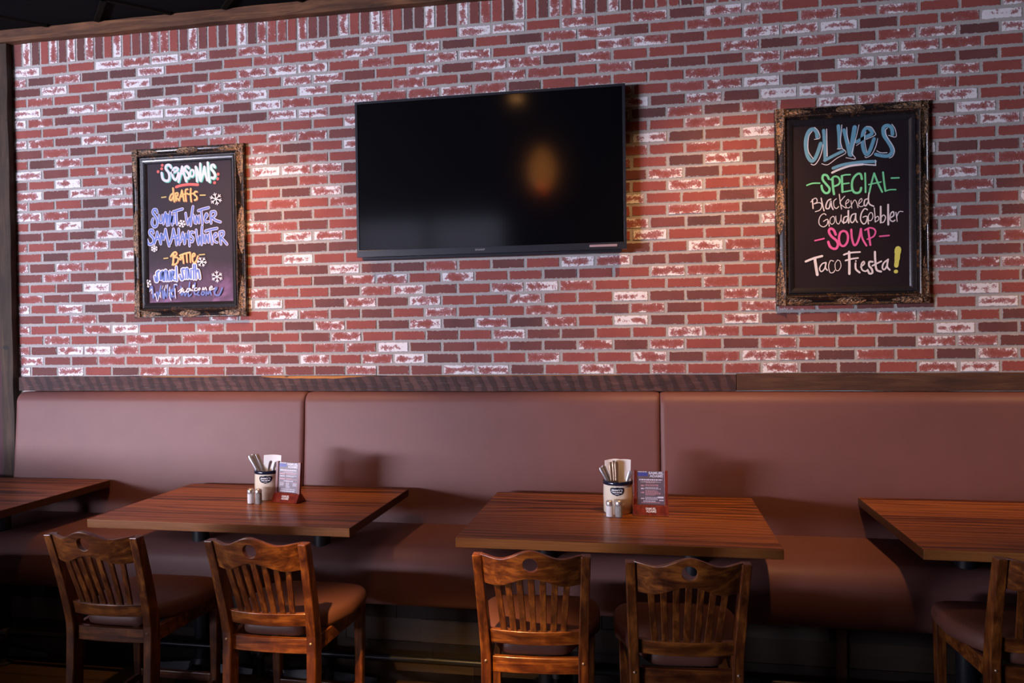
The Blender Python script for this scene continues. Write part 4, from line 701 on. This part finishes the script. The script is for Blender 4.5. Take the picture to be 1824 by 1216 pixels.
def chalkboard(key, cx, cz, W, H, label, board_mat):
    fr_ = thing('framed_chalkboard', label, 'chalkboard', (cx, -.002, cz + ZF))
    def molding(prof, name, mat, lab=None):
        mb = MB(); rings = []
        for sx, sz in ((-1, -1), (1, -1), (1, 1), (-1, 1)):
            rings.append([(sx * (W/2 - d), -h, sz * (H/2 - d)) for d, h in prof])
        rings.append(rings[0]); mb.loft(rings, caps=False, closed=False)
        return mb.build(name, mat, fr_, 35, label=lab)
    molding(PROF, 'frame', M['gilt'], 'black and gold antique outer frame'); molding(PROF2, 'liner', M['frame_black'], 'smooth dark inner frame')
    MB().box(-W/2 + .09, W/2 - .09, -.0100, -.001, -H/2 + .09, H/2 - .09).build('board', board_mat, fr_)
    # beaded edge
    bd = MB(); st = .0075
    def bead(x, z, d): 
        r = .0026; c = (x, -.028 if d < .03 else -.0405, z); ring = [[(c[0]+r*a*math.cos(k*math.pi/3), c[1]-r*h, c[2]+r*a*math.sin(k*math.pi/3)) for k in range(6)] for a, h in ((1, -.3), (.75, .6), (.05, 1))]
        bd.loft(ring, True)
    for d in (.0065, .049):
        for k in range(int((W - 2*d) / st)):
            for s in (-1, 1): bead(-W/2 + d + st*(k+.5), s * (H/2 - d), d)
        for k in range(int((H - 2*d) / st)):
            for s in (-1, 1): bead(s * (W/2 - d), -H/2 + d + st*(k+.5), d)
    bd.build('beading', M['orn'], fr_)
    # carved leaf ornaments: at each corner (L shaped) and at the middle of each side
    def relief(fn_pos, L, inv, seed):
        """spray of leaves along a side; fn_pos(s, d, h) -> point; s along, d across the molding"""
        mb = MB(); nu, nv = 56, 12
        def f(u, v):
            s = (u - .5) * L; c = .024; half = .022 * (1 - abs(2*u - 1) ** 2.2) ** .6 + .001; d = c + (v - .5) * 2 * half
            e = 1 - abs(2*v - 1) ** 3; lob = .5 + .5 * math.sin(abs(s) * 260 + abs(d - c) * 420 + seed); fine = .5 + .5 * math.sin(s * 700 + seed) * math.sin(d * 800)
            return fn_pos(s, d, prof_h(max(.005, min(.055, d))) - .001 + e * (.003 + .007 * lob * (1 - .5 * abs(2*u-1)) + .002 * fine))
        return mb.grid(f, nu, nv)
    sides = [(lambda s, d, h: (s, -h, H/2 - d), W), (lambda s, d, h: (s, -h, -H/2 + d), W), (lambda s, d, h: (-W/2 + d, -h, s), H), (lambda s, d, h: (W/2 - d, -h, s), H)]
    for i, (fp, S) in enumerate(sides):
        relief(fp, .15 if S == W else .30, 0, i * 1.7).build('side_ornament', M['orn'], fr_, 180)
    for sx in (-1, 1):
        for sz in (-1, 1):
            mb = MB()
            for horiz in (0, 1):
                L = .19 if horiz else .25
                def f(u, v, horiz=horiz, L=L):
                    s = u * L; half = .023 * (1 - u ** 1.8) ** .7 + .001; d = .025 + (v - .5) * 2 * half; e = 1 - abs(2*v - 1) ** 3
                    lob = .5 + .5 * math.sin(s * 240 - abs(d - .025) * 380 + sx + 2*sz); h = prof_h(max(.005, min(.055, d))) - .001 + e * (.004 + .008 * lob * (1 - .5*u))
                    a = .004 + s
                    return (sx * (W/2 - a), -h, sz * (H/2 - d)) if horiz else (sx * (W/2 - d), -h, sz * (H/2 - a))
                mb.grid(f, 40, 12)
            b = mb.lathe([(.026, .0), (.024, .010), (.017, .007), (.014, .013), (.007, .010), (.004, .016), (.0005, .017)], 20, (0, 0, 0))
            n0 = len(mb.v) - 7 * 20
            mb.v[n0:] = [(sx * (W/2 - .030) + x, -.022 - z, sz * (H/2 - .030) + y) for x, y, z in mb.v[n0:]]
            mb.build('corner_ornament', M['orn'], fr_, 180)
    lay = 0
    for word, ink, strokes in CHALK[key]:
        lay += 1
        yl = -.0104 - .0008 * lay * (1 if lay < 6 else .8)
        if word == 'snowflakes':                       # 18 strokes each
            for k in range(0, len(strokes), 18): ribbons(strokes[k:k+18], yl).build('chalk_snowflake', M['ink_' + ink], fr_)
        elif 'dots' in word:
            for k, st in enumerate(strokes):
                o = ribbons([st], yl - .0001 * k).build('chalk_dot' if k < 6 else 'chalk_underline', M['ink_' + ink], fr_); o['label'] = 'coral red chalk ' + ('dot' if k < 6 else 'underline below SEASONALS')
        else:
            o = ribbons(strokes, yl).build('chalk_lettering', M['ink_' + ink], fr_); o['label'] = ink.replace('blueink', 'blue').replace('pale', 'pale lilac') + ' chalk writing: ' + word
    return fr_
chalkboard('L', 1.287, .915, .786, 1.083, 'framed chalkboard at the left with SEASONALS lettering and snowflakes', M['board_dust'])
chalkboard('R', 5.245, .916, .786, 1.083, 'framed chalkboard at the right with CLIVES SPECIAL lettering', M['board'])

# ================================================================== THINGS ON THE TABLES
def crock(x, y, rot, label, base):
    c = thing('utensil_crock', label, 'crock', (x, y, TT), rot, 'cream crocks on the tables')
    R, H = .072, .160
    MB().lathe([(.001, .0), (R - .006, .0), (R, .007), (R + .0005, .08), (R - .001, H - .018), (R - .007, H - .018), (R - .008, .02), (.001, .016)], 48, caps=False).build('body', M['crock'], c, 50)
    MB().lathe([(R - .007, H - .019), (R + .0005, H - .019), (R + .003, H - .014), (R + .003, H - .004), (R, H), (R - .005, H), (R - .008, H - .004)], 48, caps=False).build('rim', M['navy'], c, 60, label='dark navy rim')
    RB = R + .0012
    def wrap(x_, z_, r):
        z_ = .115 + (z_ - .115) * 1.25; x_ = x_ * 1.1
        a = -math.pi / 2 + x_ / R; return (r * math.cos(a), r * math.sin(a), z_)
    bd = MB(); zc = .115; n = 24; outl = []
    pts = [(-.030, .012), (-.020, .0145), (-.012, .013), (0, .0155), (.012, .013), (.020, .0145), (.030, .012), (.0315, .003), (.029, -.005), (.022, -.012), (.010, -.0155), (0, -.018), (-.010, -.0155), (-.022, -.012), (-.029, -.005), (-.0315, .003)]
    k = len(pts); b = bd.pts([wrap(px * f, zc + pz * f, RB) for f in (1, .66, .33) for px, pz in pts] + [wrap(0, zc, RB)])
    for ring in range(2):
        for i in range(k): bd.face((b+ring*k+i, b+ring*k+(i+1) % k, b+(ring+1)*k+(i+1) % k, b+(ring+1)*k+i))
    for i in range(k): bd.face((b+2*k+i, b+2*k+(i+1) % k, b+3*k))
    bo = bd.build('badge', M['navy'], c, 60, label='dark navy shield badge')
    text_obj('badge_lettering', "JIMMY'S", .012, M['white_print'], bo, Matrix.Identity(4), 0, (.050, .0100), lambda v: Vector(wrap(v.x, zc + .004 + v.y, RB + .0006)), 'white lettering', .0003)
    ln = MB()
    for (a0, a1, z) in ((-.020, -.004, -.0045), (-.002, .008, -.0045), (.010, .021, -.0045), (-.010, .010, -.0118)):
        hh = .0022 if z > -.01 else .0008
        q = ln.pts([wrap(a0 + (a1-a0)*i/4, zc + z + s*hh, RB + .0006) for i in range(5) for s in (-1, 1)])
        for i in range(4): ln.face((q+2*i, q+2*i+2, q+2*i+3, q+2*i+1))
    ln.build('badge_line', M['white_print'], bo)
    return c
def napkin(x, y, z, w, h, rz, tilt, label, group, lean=0.0):
    mb = MB(); nu, nv = 10, 8
    rings = []
    for j in range(nv + 1):
        v = j / nv; ring = []
        for sd in (1, -1):
            for i in range(nu + 1):
                u = i / nu if sd == 1 else 1 - i / nu; bulge = .004 * math.sin(u * 3.1) * (.3 + v) + .002 * math.sin(v * 5 + u * 4)
                ring.append(((u - .5) * w, bulge * 1.2 - sd * (.0035 * (1 - .4 * v * v)), v * h + .004 * math.sin(u * 2.5) * v))
        rings.append(ring)
    mb.loft(rings); o = mb.build('paper_napkin', M['paper'], None, 60, .001)
    o.matrix_world = Matrix.Translation((x, y, z)) @ Matrix.Rotation(rz, 4, 'Z') @ Matrix.Rotation(tilt, 4, 'X') @ Matrix.Rotation(lean, 4, 'Y')
    return tag(o, label, 'napkin', group)
def utensil(kind, base, top, label, group, mat, roll=0.0):
    """a piece of cutlery standing in the crock, handle up; base and top are world points"""
    b, t_ = Vector(base), Vector(top); ax = (t_ - b); L = ax.length
    sec = {'table_knife': [(0, .008, .0012), (.45, .009, .0018), (.5, .0075, .005), (.75, .009, .006), (.95, .011, .006), (1, .007, .004)],
           'table_fork': [(0, .012, .0015), (.3, .013, .0018), (.36, .004, .003), (.55, .004, .003), (.8, .008, .0026), (.95, .0105, .0026), (1, .006, .002)],
           'table_spoon': [(0, .010, .0015), (.12, .020, .003), (.28, .016, .003), (.36, .004, .003), (.6, .0045, .003), (.82, .009, .0026), (.96, .012, .0026), (1, .006, .002)]}[kind]
    rings = []
    for f, w, th in sec:
        rings.append([(w * math.cos(2*math.pi*k/10), th * math.sin(2*math.pi*k/10), f * L) for k in range(10)])
    o = MB().loft(rings).build(kind, mat, None, 60)
    q = Vector((0, 0, 1)).rotation_difference(ax.normalized()).to_matrix().to_4x4()
    o.matrix_world = Matrix.Translation(b) @ q @ Matrix.Rotation(roll, 4, 'Z')
    return tag(o, label, 'cutlery', group)
def shaker(x, y, fill, label):
    nm = 'salt_shaker' if fill == 'salt' else 'pepper_shaker'
    s_ = thing(nm, label, 'shaker', (x, y, TT), 0, fill + ' shakers')
    mb = MB(); rings = []
    for z, r in ((.0, .0165), (.003, .0185), (.008, .0190), (.016, .0180), (.018, .0190), (.026, .0180), (.028, .0190), (.036, .0180), (.038, .0190), (.046, .0180), (.048, .0188), (.056, .0178), (.060, .0165), (.064, .0155)):
        rings.append([(r * (1 if k % 2 else .965) * math.cos(2*math.pi*k/20), r * (1 if k % 2 else .965) * math.sin(2*math.pi*k/20), z) for k in range(20)])
    mb.loft(rings).build('glass_jar', M['glass'], s_)
    MB().lathe([(.001, .004), (.0162, .005), (.0168, .012), (.0165, .055), (.001, .057)], 24).build(fill, M[fill], s_, 60, label='white salt inside' if fill == 'salt' else 'speckled ground pepper inside')
    cp = MB().lathe([(.0172, .060), (.0178, .064), (.0176, .071), (.0160, .077), (.011, .081), (.005, .0825), (.0005, .083)], 28); cp.build('cap', M['cap'], s_, 50)
    return s_
def menu(x, y, rz, tall, label, cardlabel, flip):
    h = thing('menu_holder', label, 'menu holder', (x, y, TT), rz, 'cherry wood menu holders'); Wd = .082; Ht = .212
    tl = math.radians(5)
    def L(p): return (p[0], p[1] * math.cos(tl) + (p[2]) * math.sin(tl), p[2] * math.cos(tl) - p[1] * math.sin(tl) * 0)
    for s in (-1, 1):
        mb = MB(); mb.loft([[L(p) for p in ((s*Wd - s*.016, -.006, z), (s*Wd, -.006, z), (s*Wd, .008, z), (s*Wd - s*.016, .008, z))] for z in (.002, Ht)]); mb.build('side_rail', M['cherry'], h, None, .001)
    fo = MB(); fo.loft([[(x_, -.034, .001), (x_, -.030, .006), (x_, -.006, .046), (x_, .004, .046), (x_, .004, .001)] for x_ in (-Wd - .002, Wd + .002)]); f_ = fo.build('front_foot', M['cherry'], h, None, .001)
    bk = MB(); bk.loft([[(x_, .050, .001), (x_, .046, .006), (x_, .016, .046), (x_, .0085, .046), (x_, .0085, .001)] for x_ in (-Wd - .002, Wd + .002)]); bk.build('rear_foot', M['cherry'], h, None, .001)
    sl = math.atan2(.024, .040); mt = Matrix.Translation((0, -.0190, .0255)) @ Matrix.Rotation(-sl, 4, 'X') @ UP
    text_obj('foot_lettering', 'SAMUEL', .014, M['white_print'], f_, mt @ Matrix.Translation((0, .0065, .0004)), .0002, (.050, .0115), None, 'white SAMUEL ADAMS lettering', .0004)
    text_obj('foot_lettering', 'ADAMS', .014, M['white_print'], f_, mt @ Matrix.Translation((.002, -.0065, .0004)), .0002, (.048, .0115), None, 'white SAMUEL ADAMS lettering', .0004)
    # the card itself lies in the holder: a thing of its own
    c = thing('menu_card', cardlabel, 'menu card', (x, y, TT), rz, 'printed menu cards')
    cw = Wd - .0175
    mb = MB(); mb.loft([[L(p) for p in ((-cw, -.001, z), (cw, -.001, z), (cw, .003, z), (-cw, .003, z))] for z in (.048, Ht - .004)]); co = mb.build('card', M['card'], c)
    Z0, Z1 = .048, Ht - .004
    def strip(mbx, x0, x1, zt, hh, dy=-.0016):
        z1 = Z1 - zt * (Z1 - Z0); z0 = z1 - hh * (Z1 - Z0); b = mbx.pts([L(p) for p in ((x0*cw, dy, z0), (x1*cw, dy, z0), (x1*cw, dy, z1), (x0*cw, dy, z1))]); mbx.face((b, b+1, b+2, b+3))
    bl = MB(); strip(bl, -.97, -.22, .045, .10); bl.build('blue_panel', M['card_blue'], c, label='blue printed panel at the top left of the card')
    up = Matrix.Rotation(-tl, 4, 'X')
    def at(xx, zt): p = L((xx*cw, -.0018, Z1 - zt*(Z1-Z0))); return Matrix.Translation(p) @ up @ UP
    text_obj('card_heading', 'SAMUEL', .014, M['card_white'], c, at(.40, .055), .0001, (cw*1.10, .0125), None, 'pale SAMUEL ADAMS heading', .0004)
    text_obj('card_heading', 'ADAMS', .014, M['card_white'], c, at(.42, .145), .0001, (cw*.98, .0125), None, 'pale SAMUEL ADAMS heading', .0004)
    r = random.Random(3 if flip else 4); wl, pl = MB(), MB()
    def words(mbx, x0, x1, zt, hh):
        xx = x0
        while xx < x1 - .03:
            w = min(r.uniform(.05, .16), x1 - xx); strip(mbx, xx, xx + w, zt, hh); xx += w + .035
    words(wl, -.95, -.25, .008, .022)
    if flip:
        words(wl, -.85, .85, .235, .040); words(pl, -.5, .45, .295, .012); words(wl, -.75, .75, .318, .014); words(pl, -.35, .35, .342, .012)
        for z0, n, mbx in ((.395, 2, pl), (.485, 2, wl), (.575, 5, pl), (.775, 3, wl)):
            words(mbx, -.72, -.48, z0 + .01*n, .036)
            for i in range(n): words(mbx, -.40, r.uniform(.35, .75), z0 + i*.032, .017)
        words(wl, -.55, .35, .885, .03); words(pl, -.70, .70, .93, .02); strip(wl, .52, .95, .755, .05); strip(wl, .62, .95, .85, .03)
    else:
        words(wl, -.85, .80, .235, .045); words(pl, -.35, .45, .295, .012); words(wl, -.6, .85, .32, .014)
        for z0, mbx in ((.355, pl), (.43, wl), (.525, pl)):
            words(mbx, -.85, -.35, z0 + .008, .034)
            for i in range(2): words(mbx, -.22, r.uniform(.4, .95), z0 + i*.026, .016)
        words(wl, -.45, .55, .60, .032)
        for xa in (-.82, -.22, .48):
            for i in range(6 if xa == -.22 else 4): words(pl if i == 0 else wl, xa, xa + r.uniform(.28, .42), .655 + i*.034, .016)
        words(wl, -.7, .75, .87, .014); words(wl, -.8, .8, .90, .014); words(wl, -.8, .7, .94, .03)
    wl.build('printed_text', M['card_white'], c, label='pale printed lines'); pl.build('printed_text', M['card_pink'], c, label='pink printed lines')
    return h
# --- left set
c1 = (2.089, -.552); G1 = 'cutlery standing in the left crock'
crock(c1[0], c1[1], math.radians(16), 'cream stoneware crock with navy rim, holding one folded napkin, on the left table', None)
napkin(c1[0] + .006, c1[1] + .02, TT + .055, .098, .175, .10, -.03, 'folded white paper napkin standing in the crock beside the slanted menu holder', None, .05)
for k, (dx, dy, tx, tz) in enumerate(((-.045, -.015, -.098, .235), (-.036, -.004, -.088, .240), (-.030, .012, -.078, .236))):
    utensil('table_knife', (c1[0] + .02 + .01*k, c1[1] + dy, TT + .020), (c1[0] + tx, c1[1] + dy * 1.5, TT + tz), 'steel knife handle leaning left out of the left crock', G1, M['steel'], .5)
utensil('table_fork', (c1[0] - .02, c1[1] - .03, TT + .020), (c1[0] + .036, c1[1] - .036, TT + .212), 'steel fork leaning right in the left crock, tip near the menu holder', 'forks in the left crock', M['steel'], 1.1)
utensil('table_fork', (c1[0] - .01, c1[1] - .015, TT + .020), (c1[0] + .060, c1[1] - .030, TT + .205), 'steel fork leaning right in the left crock, tip near the menu holder', 'forks in the left crock', M['steel'], .4)
shaker(2.066, -.700, 'salt', 'glass salt shaker in front of the crock on the left table')
shaker(2.109, -.697, 'pepper', 'glass pepper shaker in front of the crock on the left table')
menu(2.238, -.628, math.radians(-13), 0, 'cherry wood menu holder standing at an angle right of the left crock', 'printed menu card in the angled holder on the left table', False)
# --- right set
c2 = (3.998, -.638); G2 = 'cutlery standing in the right crock'
crock(c2[0], c2[1], math.radians(-1), 'cream crock with navy rim, stuffed with cutlery and napkins, below the television', None)
napkin(c2[0] - .020, c2[1] + .028, TT + .055, .075, .195, .18, -.03, 'white napkin behind the twisted handles in the right crock, rear left one', None, -.04)
napkin(c2[0] + .020, c2[1] + .012, TT + .055, .078, .198, .10, -.02, 'broad white napkin standing upright at the right of the twisted handles', None, .03)
for k, (dy, tx, tz) in enumerate(((-.02, -.084, .222), (-.004, -.072, .230))):
    utensil('table_knife', (c2[0] + .02, c2[1] + dy, TT + .020), (c2[0] + tx, c2[1] + dy, TT + tz), 'steel knife handle leaning left out of the right crock', G2, M['steel'], .5)
for k, (dx, tz) in enumerate(((-.036, .247), (-.020, .254), (-.008, .250))):
    utensil('table_knife', (c2[0] + dx * .6 + .004, c2[1] - .030, TT + .020), (c2[0] + dx, c2[1] - .012, TT + tz), 'brown and silver twisted handle upright before the napkins in the right crock', 'twisted handles in the right crock', M['brown_steel'], .2)
utensil('table_spoon', (c2[0] - .01, c2[1] - .02, TT + .022), (c2[0] + .066, c2[1] - .014, TT + .206), 'steel spoon handle leaning right over the rim of the right crock', None, M['steel'], .1)
shaker(3.962, -.752, 'salt', 'glass salt shaker in front of the crock below the television')
shaker(4.005, -.748, 'pepper', 'glass pepper shaker in front of the crock below the television')
menu(4.157, -.678, math.radians(-1), 0, 'cherry wood menu holder facing straight ahead, right of the right crock', 'printed menu card in the straight-facing holder on the table below the television', True)

# ================================================================== LAMPS
def downlight(x, y, watts, label, aim=(0, .50, -1), cone=68, blend=1.0, size=.05):
    d = thing('ceiling_downlight', label, 'ceiling light', (x, y, ZC - .001), 0, 'recessed ceiling downlights')
    MB().lathe([(.085, 0), (.085, -.006), (.062, -.008), (.058, .0)], 32, caps=False).build('trim_ring', M['mullion'], d, 40)
    MB().lathe([(.001, -.002), (.058, -.002)], 24, caps=False).build('lens', glow('lamp lens', (1.0, .46, .14), 9.0), d)
    lt = bpy.data.lights.new('downlight_lamp', 'SPOT'); lt.energy = watts; lt.color = SPOT_WARM; lt.spot_size = math.radians(cone); lt.spot_blend = blend; lt.shadow_soft_size = size
    lo = bpy.data.objects.new('downlight_lamp', lt); COL.objects.link(lo); lo.parent = d; lo.location = (0, 0, -.02)
    lo.rotation_euler = Vector(aim).to_track_quat('-Z', 'Y').to_euler()
for x, w, lab in ((1.75, 1.0, 'between the left chalkboard and the television'), (4.60, 1.0, 'between the television and the right chalkboard'), (6.9, .9, 'right of the right chalkboard')):
    downlight(x, -1.15, SPOT_W * w, 'recessed downlight washing the brick wall, ' + lab)
downlight(3.05, -2.30, SPOT_W * .15, 'recessed downlight over the aisle, mirrored in the television', (0, 0, -1), 90)
pl = thing('pendant_lamp', 'amber glass pendant lamp hanging over the aisle behind the viewer', 'pendant lamp', (3.10, -3.55, 0))
MB().lathe([(.06, ZC), (.06, ZC - .02), (.02, ZC - .03)], 24).build('canopy', M['iron'], pl, 40)
MB().tube([(0, 0, ZC - .02), (0, 0, 3.70)], .006, 8).build('cord', M['iron'], pl)
MB().lathe([(.03, 3.70), (.07, 3.66), (.12, 3.56), (.135, 3.46), (.115, 3.36), (.07, 3.30)], 32, caps=False).build('shade', glow('amber glass', (1.0, .34, .07), 2.0), pl, 60)
pt = bpy.data.lights.new('pendant_bulb_light', 'SPOT'); pt.energy = PEND_W; pt.color = (1.0, .55, .20); pt.shadow_soft_size = .03; pt.spot_size = math.radians(29); pt.spot_blend = .7
ptl = bpy.data.objects.new('pendant_bulb_light', pt); COL.objects.link(ptl); ptl.parent = pl; ptl.location = (0, 0, 3.29); ptl.rotation_euler = (Vector((3.2, -2.08, .80)) - Vector((3.10, -3.55, 3.29))).to_track_quat('-Z', 'Y').to_euler()
MB().lathe([(.001, 3.40), (.03, 3.42), (.035, 3.46), (.02, 3.52), (.012, 3.56)], 20).build('bulb', glow('bulb', (1.0, .6, .3), 6), pl, 60)
